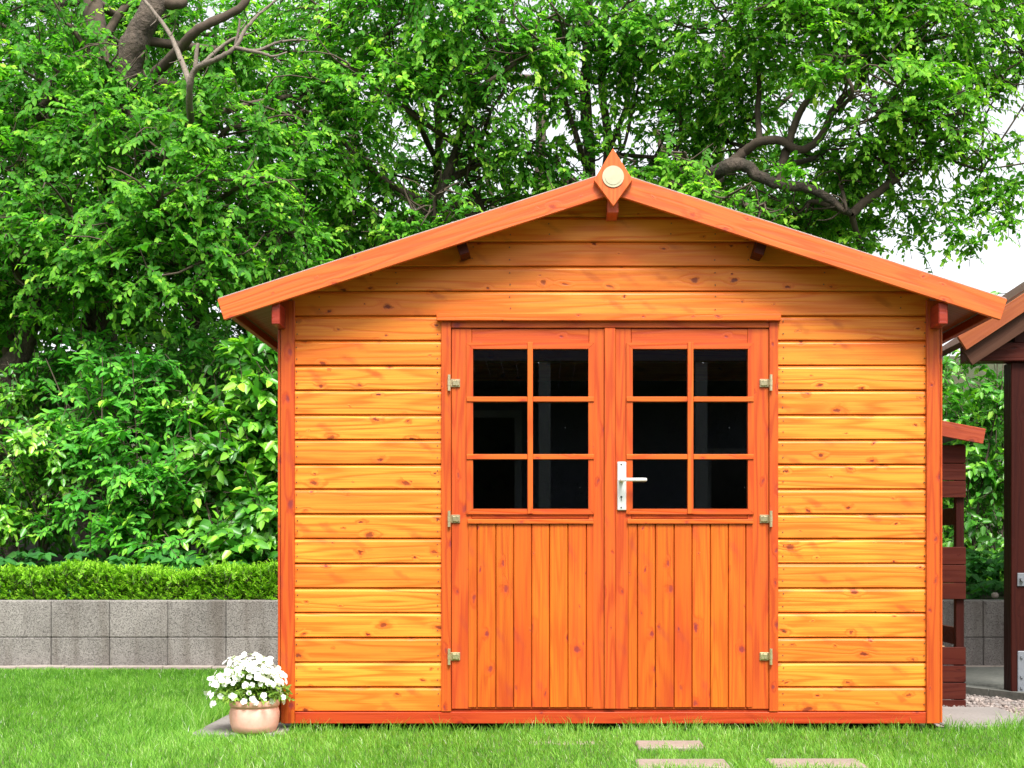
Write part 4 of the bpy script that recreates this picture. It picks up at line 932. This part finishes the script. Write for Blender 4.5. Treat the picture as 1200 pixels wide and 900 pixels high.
make_shrub('shrub', 140, 4.5, [(130, 430, 4.6, .40, .28), (160, 480, 4.5, .36, .25), (90, 470, 4.6, .34, .25), (120, 530, 4.4, .38, .22), (180, 550, 4.4, .34, .25), (160, 600, 4.3, .36, .22), (200, 500, 4.6, .3, .25), (190, 640, 4.1, .36, .18), (140, 505, 4.2, .32, .2), (180, 440, 4.5, .3, .22), (110, 400, 4.8, .34, .2), (200, 560, 4.2, .28, .2), (130, 615, 4.1, .28, .16), (60, 430, 4.9, .36, .22), (215, 400, 5.0, .34, .22, .9), (100, 590, 4.25, .30, .2), (60, 610, 4.4, .3, .12), (150, 560, 4.15, .3, .2), (90, 520, 4.4, .3, .2)],
    'tall shrub with feathery paired leaflets left of the glossy large-leaved shrub', group=G2, leafm='leaf_compound', leaf=0.088, K=11, l_rng=(0.24, 0.38), droop=0.25, wratio=0.5, pair=True, lv0=0.5, hang=0.2, dens=32)
make_shrub('shrub', 30, 4.6, [(20, 500, 4.8, .44, .28), (60, 545, 4.5, .38, .22), (0, 570, 4.5, .40, .25), (-60, 520, 4.8, .6, .5), (75, 565, 4.4, .26, .14), (-30, 610, 4.5, .4, .2), (30, 520, 4.3, .34, .2), (10, 450, 4.8, .3, .2), (75, 500, 4.5, .3, .18), (5, 600, 4.3, .24, .14)],
    'yellow-green small-leaved shrub at the far left above a dark hollow', group=G2, leaf=0.078, lv0=0.58, dens=36)
make_shrub('shrub', 1170, 4.9, [(1130, 470, 5.0, .36, .26), (1180, 460, 4.9, .36, .24), (1220, 500, 4.9, .5, .5), (1130, 540, 5.0, .34, .26), (1170, 560, 4.9, .34, .26), (1140, 610, 4.9, .36, .26), (1180, 640, 4.8, .36, .26), (1120, 670, 4.8, .40, .16), (1080, 560, 5.2, .5, .6), (1160, 400, 5.6, .4, .3), (1148, 350, 5.5, .16, .16, .8), (1080, 440, 5.4, .4, .4)],
    'leafy shrub between the shed and the open shelter', group=G2, leaf=0.10, wratio=0.56, lv0=0.45, dens=28, young=0.5)
G3 = 'darker bushes further back on the bank'
for (px, y, lab, cl) in ((60, 6.4, 'dark bush behind the yellow-green shrub at the far left', [(-40, 540, 6.6, 1.0, .8), (60, 560, 6.8, .8, .7), (20, 440, 7, .9, .7)]),
                         (240, 6.2, 'dark bush behind the feathery shrub', [(160, 540, 6.6, .8, .8), (250, 560, 6.4, .8, .8), (230, 430, 6.8, .8, .6), (330, 480, 6.4, .7, .9)]),
                         (480, 5.4, 'dark bush hidden behind the left half of the shed', [(400, 450, 6.2, .9, .9), (520, 480, 6.2, .9, .8), (640, 480, 6.2, .9, .8)]),
                         (900, 5.6, 'dark bush hidden behind the right half of the shed', [(840, 480, 6.2, .9, .9), (960, 500, 6.2, .9, .8)]),
                         (1240, 9.0, 'dark bush far back beyond the open shelter', [(1080, 520, 9, 1.2, 1.0), (1220, 520, 9, 1.2, 1.0), (1340, 540, 8.6, 1.2, 1.1)]),
                         (1090, 6.6, 'dark bush behind the shrub beside the open shelter', [(1090, 600, 6.6, .8, .7), (1180, 600, 6.5, .8, .7), (1110, 500, 6.8, .8, .6), (1200, 490, 6.8, .8, .6), (1280, 560, 6.6, .9, .9)])):
    make_shrub('shrub', px, y, cl, lab, group=G3, leafm='leaf_back', leaf=0.10, dens=20, K=10, l_rng=(.3, .6), stems=1, lv0=0.3)

# --- clipped hedge on the wall and ground cover behind it
def hedge():
    t = thing('low_hedge', (-3.0, WY + 0.42, WTOP), 'low bright green hedge running along the top of the block wall', 'hedge')
    cr, st = Acc(), Acc()
    x0, x1 = -6.2, P(352, 0, WY + .4).x
    n = 8000
    x = RNG.uniform(x0, x1, n); u = RNG.random(n)
    top = P(0, 664, WY + 0.4).z + 0.022 * np.sin(x * 5.3) + 0.018 * np.sin(x * 13.1 + 1) + RNG.normal(0, .012, n)
    front = RNG.random(n) < 0.5
    y = np.where(front, WY + 0.13 + RNG.uniform(0, .10, n), WY + 0.13 + RNG.uniform(0, .5, n))
    z = np.where(front, WTOP + 0.0 + (top - WTOP) * RNG.uniform(0.0, 1, n), top - RNG.uniform(0, .05, n))
    d = unit(np.stack([RNG.normal(0, .35, n), np.where(front, -0.75, RNG.normal(0, .35, n)), np.where(front, .75, 1.1)], 1))
    l = RNG.uniform(.05, .10, n)
    v, f, lv, tw = sprays(np.stack([x, y, z], 1) - d * l[:, None], d, l, 9, 0.030, wratio=0.48, droop=0.0, hang=-0.3, young=0.6, lv0=0.42)
    cr.add(v, f, lv); v, f = tubes(tw, 0.002, 0.001, 3); st.add(v, f)
    m = 160; x = RNG.uniform(x0, x1, m); s = np.stack([x, WY + .3 + RNG.normal(0, .05, m), np.full(m, WTOP - .08)], 1); e = s + np.stack([RNG.normal(0, .08, m), RNG.normal(-.05, .08, m), np.full(m, .26)], 1)
    tt = np.linspace(0, 1, 3)[None, :, None]; v, f = tubes(s[:, None] * (1 - tt) + e[:, None] * tt, .005, .002, 4); st.add(v, f)
    st.build('stems', M['twig'], t, (-3.0, WY + .42, WTOP), True); cr.build('foliage', M['leaf_hedge'], t, (-3.0, WY + .42, WTOP))
hedge()
def cover():
    a = Acc(); n = 1500
    x = RNG.uniform(-6.5, 5.5, n); y = RNG.uniform(WY + .65, 5.0, n)
    hgt = 0.40 - 0.1 * (y > 4.4)
    z = np.array([gz(q) for q in y]) + RNG.uniform(.12, 1, n) * hgt
    K = 5; az = RNG.uniform(0, 6.28, (n, 1)) + np.arange(K)[None] * 2 * np.pi / 5 * 0.8 + RNG.normal(0, .15, (n, K))
    dd = np.stack([np.cos(az), np.sin(az), RNG.uniform(-.5, -.05, (n, K))], -1)
    tilt = RNG.normal(0, .2, (n, 1, 3)) + np.array([0, -0.45, 0]); nn = unit(UP + tilt + np.zeros((n, K, 3)))
    sz = RNG.uniform(.08, .13, (n, K))
    v, f = leaf_geo(np.repeat(np.stack([x, y, z], 1), K, 0), dd.reshape(-1, 3), nn.reshape(-1, 3), sz.ravel(), sz.ravel() * .5)
    a.add(v, f, np.repeat(np.clip(RNG.normal(.5, .2, n * K), 0, 1), 6))
    s = np.stack([x, y, z - .3], 1); e = np.stack([x, y, z], 1); tt = np.linspace(0, 1, 3)[None, :, None]
    v, f = tubes(s[:, None] * (1 - tt) + e[:, None] * tt, .003, .002, 3); a.add(v, f, np.full(len(v), 0.6))
    tag(a.build('ground_cover', M['leaf_cover']), 'dark green five-fingered ground cover between the hedge and the shrubs', kind='stuff')
cover()
# loose stones by the hedge
def rock(p, r, label, sx=1.2):
    bm = bmesh.new(); bmesh.ops.create_icosphere(bm, subdivisions=2, radius=r)
    for v in bm.verts: v.co *= 1 + random.uniform(-.08, .08); v.co.x *= sx; v.co.z *= .85
    bmesh.ops.translate(bm, verts=bm.verts, vec=p)
    tag(finish('stone', bm, M['kerb'], None, origin=p, smooth=True), label, 'stone')
rock(P(1166, 697.5, WY + 0.1), 0.026, 'small rounded stone sitting on top of the shaded wall by the shelter', 1.0)

# ------------------------------------------------------------------ GRASS
def grass():
    n = 460000
    x = RNG.uniform(-5.6, 4.4, n); y = -2.3 + (RNG.random(n) ** 1.15) * (WY - 0.10 + 2.3)
    ok = np.ones(n, bool)
    ok &= ~((x > xs_ + 0.0) & (x < XR_ + 0.03) & (y > 0.0))
    ok &= ~((x > xs_ + .02) & (x < XL_ + .05) & (y > -0.16))
    ok &= ~((x > 1.80) & (y > 0.11))
    ok &= ~((x < -4.4) & (y > 2.9))
    for (a, b, c, d) in srects[:3]:
        wv = .012 * np.sin(x * 31) + .008 * np.sin(x * 77 + 1) + .012 * np.sin(y * 53); ok &= ~((x > a + .012 + wv) & (x < b - .012 + wv) & (y > c + .010 + wv) & (y < d - .012 + wv) & (RNG.random(n) < .98))
    x, y = x[ok], y[ok]; n = len(x)
    fld = 0.5 + 0.25 * np.sin(x * 3.1 + 1.7 * y) + 0.25 * np.sin(y * 4.7 - 1.1 * x + 2) 
    fine = np.sin(x * 23 + 3 * np.sin(y * 9)) * np.sin(y * 19 + 2 * np.sin(x * 7))
    h = RNG.uniform(.014, .041, n) * (0.85 + 0.3 * fld + 0.18 * fine)
    edge = (np.abs(y - (-0.03)) < 0.06) & (x > XL_) & (x < XR_) | ((y > -.12) & (y < .11) & (x > 1.78)) | ((np.abs(x - xs_ + .02) < .05) & (y > -.1))
    h = np.where(edge, h * RNG.uniform(.9, 2.0, n) * (1 + .35 * np.sin(x * 17) * np.sin(x * 5.3)), h)
    h = np.where((y > WY - .3), h * .6, h)
    wild = np.exp(-(((x + 1.75) / .22) ** 2 + ((y - .3) / .5) ** 2)); h = h * (1 + 1.3 * wild * RNG.random(n))
    tall = RNG.random(n) < 0.006; h = np.where(tall, h * 1.7, h)
    az = RNG.uniform(0, 6.28, n); lean = RNG.uniform(.15, .9, n) * h
    w = RNG.uniform(.0009, .0019, n)
    ld = np.stack([np.cos(az), np.sin(az), np.zeros(n)], 1) + np.stack([.35 * np.sin(y * 2.3), .3 * np.sin(x * 2.9), np.zeros(n)], 1)
    fa = RNG.uniform(-.9, .9, n); s = np.stack([np.cos(fa), np.sin(fa), np.zeros(n)], 1) * w[:, None]
    b = np.stack([x, y, np.full(n, -.002)], 1); m = b + UP * (h * .6)[:, None] + ld * (lean * .35)[:, None]; t = b + UP * (h * .98)[:, None] + ld * lean[:, None]
    v = np.stack([b - s, b + s, m - s * .8, m + s * .8, t], 1).reshape(-1, 3); k = (np.arange(n) * 5)[:, None]
    lv = np.clip(.44 + .22 * (fld - .5) + .16 * fine - .06 * np.clip(y, 0, 3) + RNG.normal(0, .2, n), 0, .93); lv = np.where(RNG.random(n) < .018, RNG.uniform(.94, .99, n), lv)  # tone falls towards the wall, painting the shade there into the blades
    a = Acc(); a.v.append(v); a.f = {4: [k + np.array([[0, 1, 3, 2]])], 3: [k + np.array([[2, 3, 4]])]}; a.lv.append(np.repeat(lv, 5)); a.n = len(v)
    tag(a.build('grass', M['grass']), 'short bright green lawn grass in front of the shed', kind='stuff')
grass()

# ------------------------------------------------------------------ FLOWER POT
yp = -0.13; pc = P(298.3, 857, yp); pcx = pc.x; k_ = (D + yp) / F
zt = P(0, 821, yp - .05).z; z0 = 0.018
s_ = 29 * k_
bm = bmesh.new()
hh = zt - z0
prof = [(s_ * .80, z0), (s_ * .86, z0 + .004), (s_ * .95, z0 + hh * .22), (s_ * .995, z0 + hh * .45), (s_ * 1.0, z0 + hh * .60), (s_ * .95, z0 + hh * .74), (s_ * .905, z0 + hh * .79), (s_ * .975, z0 + hh * .80), (s_ * 1.0, z0 + hh * .85), (s_ * .995, z0 + hh * .97), (s_ * .97, z0 + hh), (s_ * .88, z0 + hh), (s_ * .86, z0 + hh * .86)]
lathe(bm, prof, pcx, yp, 56)
pot = finish('flower_pot', bm, M['terra'], None, origin=(pcx, yp, z0), smooth=True); tag(pot, 'round pale terracotta pot standing at the left front corner of the shed', 'flower pot')
bm = bmesh.new(); disc_ = [bm.verts.new((pcx + s_ * .855 * math.cos(q * math.pi / 16), yp + s_ * .855 * math.sin(q * math.pi / 16), z0 + hh * .9)) for q in range(32)]; bm.faces.new(disc_); finish('potting_soil', bm, M['soil'], pot)
def flowers():
    base = (pcx, yp, z0 + hh * .9)
    t = thing('flowering_plant', base, 'mound of small white flowers overflowing the terracotta pot', 'flowers')
    st, lf, fl = Acc(), Acc(), Acc()
    cxp = P(293, 0, yp).x
    n = 350
    u = RNG.random(n); az = RNG.uniform(0, 2 * np.pi, n); el = np.arccos(1 - u * 1.05)
    R = np.array([46 * k_, 40 * k_, 50 * k_]) * 0.95
    w = np.stack([np.sin(el) * np.cos(az), np.sin(el) * np.sin(az), np.cos(el)], 1)
    c = np.array([cxp, yp, zt + 0.020]); q = c + w * R * RNG.uniform(.78, 1.07, (n, 1))
    q[:, 0] += -0.03 * (1 - w[:, 2]) * (w[:, 0] < 0)
    drop = (w[:, 2] < .30); q[drop, 2] -= RNG.uniform(0, .03, drop.sum())
    keep = ~((w[:, 2] < .28) & (RNG.random(n) < .72)); q, w = q[keep], w[keep]; n = len(q)
    nn = unit(w + RNG.normal(0, .35, (n, 3)) + np.array([0, -.5, .1]))
    a_ = unit(np.cross(nn, UP + RNG.normal(0, .3, (n, 3)))); b_ = np.cross(nn, a_)
    K = 5; th = np.arange(K) * 2 * np.pi / K
    dirs = a_[:, None] * np.cos(th)[None, :, None] + b_[:, None] * np.sin(th)[None, :, None] + nn[:, None] * .12
    sz = RNG.uniform(.0115, .0165, (n, 1)) * np.ones((n, K))
    v, f = leaf_geo(np.repeat(q, K, 0), dirs.reshape(-1, 3), np.repeat(nn, K, 0), sz.ravel(), sz.ravel() * 1.0, (0.4, 0.36, 0.85, 0.42), -0.02)
    fl.add(v, f, np.repeat(np.clip(RNG.normal(.6, .2, n * K), 0, 1), 6))
    m = 200; pts = q[RNG.integers(0, n, m)]; s0 = np.array(base) + RNG.normal(0, .02, (m, 3)) * np.array([1, 1, 0]); tt = np.linspace(0, 1, 4)[None, :, None]
    v, f = tubes(s0[:, None] * (1 - tt) + pts[:, None] * tt + np.array([0, 0, .03]) * np.sin(np.pi * tt), .0014, .0009, 3); st.add(v, f)
    n = 560; w = unit(RNG.normal(0, 1, (n, 3))); w[:, 2] = np.abs(w[:, 2]) * RNG.uniform(0.05, 1, n); q = c + np.array([0.012, 0, 0]) + w * R * RNG.uniform(.35, .88, (n, 1))
    d = unit(w + RNG.normal(0, .5, (n, 3))); v, f, lv, tw = sprays(q, d, np.full(n, .035), 4, .026, wratio=.45, hang=.2, lv0=.5); lf.add(v, f, lv)
    st.build('stems', M['leaf_pot'], t, base, True); lf.build('leaves', M['leaf_pot'], t, base); fl.build('blossoms', M['petal'], t, base)
flowers()

# ------------------------------------------------------------------ LIGHT, SKY, CAMERA
EL, AZ = 57.0, 14.0
to_sun = Vector((math.sin(math.radians(AZ)) * math.cos(math.radians(EL)), -math.cos(math.radians(AZ)) * math.cos(math.radians(EL)), math.sin(math.radians(EL))))
sd = bpy.data.lights.new('sun', 'SUN'); sd.energy = 3.5; sd.angle = math.radians(22); sd.color = (1.0, 0.965, 0.91)
so = bpy.data.objects.new('sun', sd); C.objects.link(so); so.rotation_euler = to_sun.to_track_quat('Z', 'Y').to_euler(); so.location = (0, 0, 30)
w = bpy.data.worlds.new('World'); sc.world = w; w.use_nodes = True; nt = w.node_tree; nt.nodes.clear()
sky = N(nt, 'ShaderNodeTexSky', sky_type='NISHITA', sun_disc=False, sun_elevation=math.radians(EL), sun_rotation=math.radians(180 - AZ), dust_density=3.0, air_density=1.0, ozone_density=1.0)
hs = N(nt, 'ShaderNodeHueSaturation', i_Saturation=0.15); L(nt, sky.outputs[0], hs.inputs['Color'])
bg = N(nt, 'ShaderNodeBackground', i_Strength=0.15); L(nt, hs.outputs[0], bg.inputs[0])
wo = N(nt, 'ShaderNodeOutputWorld'); L(nt, bg.outputs[0], wo.inputs[0])

cam = bpy.data.cameras.new('camera'); co = bpy.data.objects.new('camera', cam); C.objects.link(co)
co.location = (0, -D, H); co.rotation_euler = (math.pi / 2, 0, 0)
cam.sensor_width = 36; cam.lens = F / 1200 * 36; cam.shift_x = -(VX - 600) / 1200; cam.shift_y = (VY - 450) / 1200
cam.clip_end = 2000; cam.clip_start = 0.05
sc.camera = co
sc.render.engine = 'CYCLES'
sc.cycles.max_bounces = 7; sc.cycles.diffuse_bounces = 4; sc.cycles.glossy_bounces = 3; sc.cycles.transmission_bounces = 4; sc.cycles.transparent_max_bounces = 6
sc.cycles.use_denoising = True
sc.view_settings.view_transform = 'Standard'; sc.view_settings.look = 'None'; sc.view_settings.exposure = 1.13; sc.view_settings.gamma = 1.0
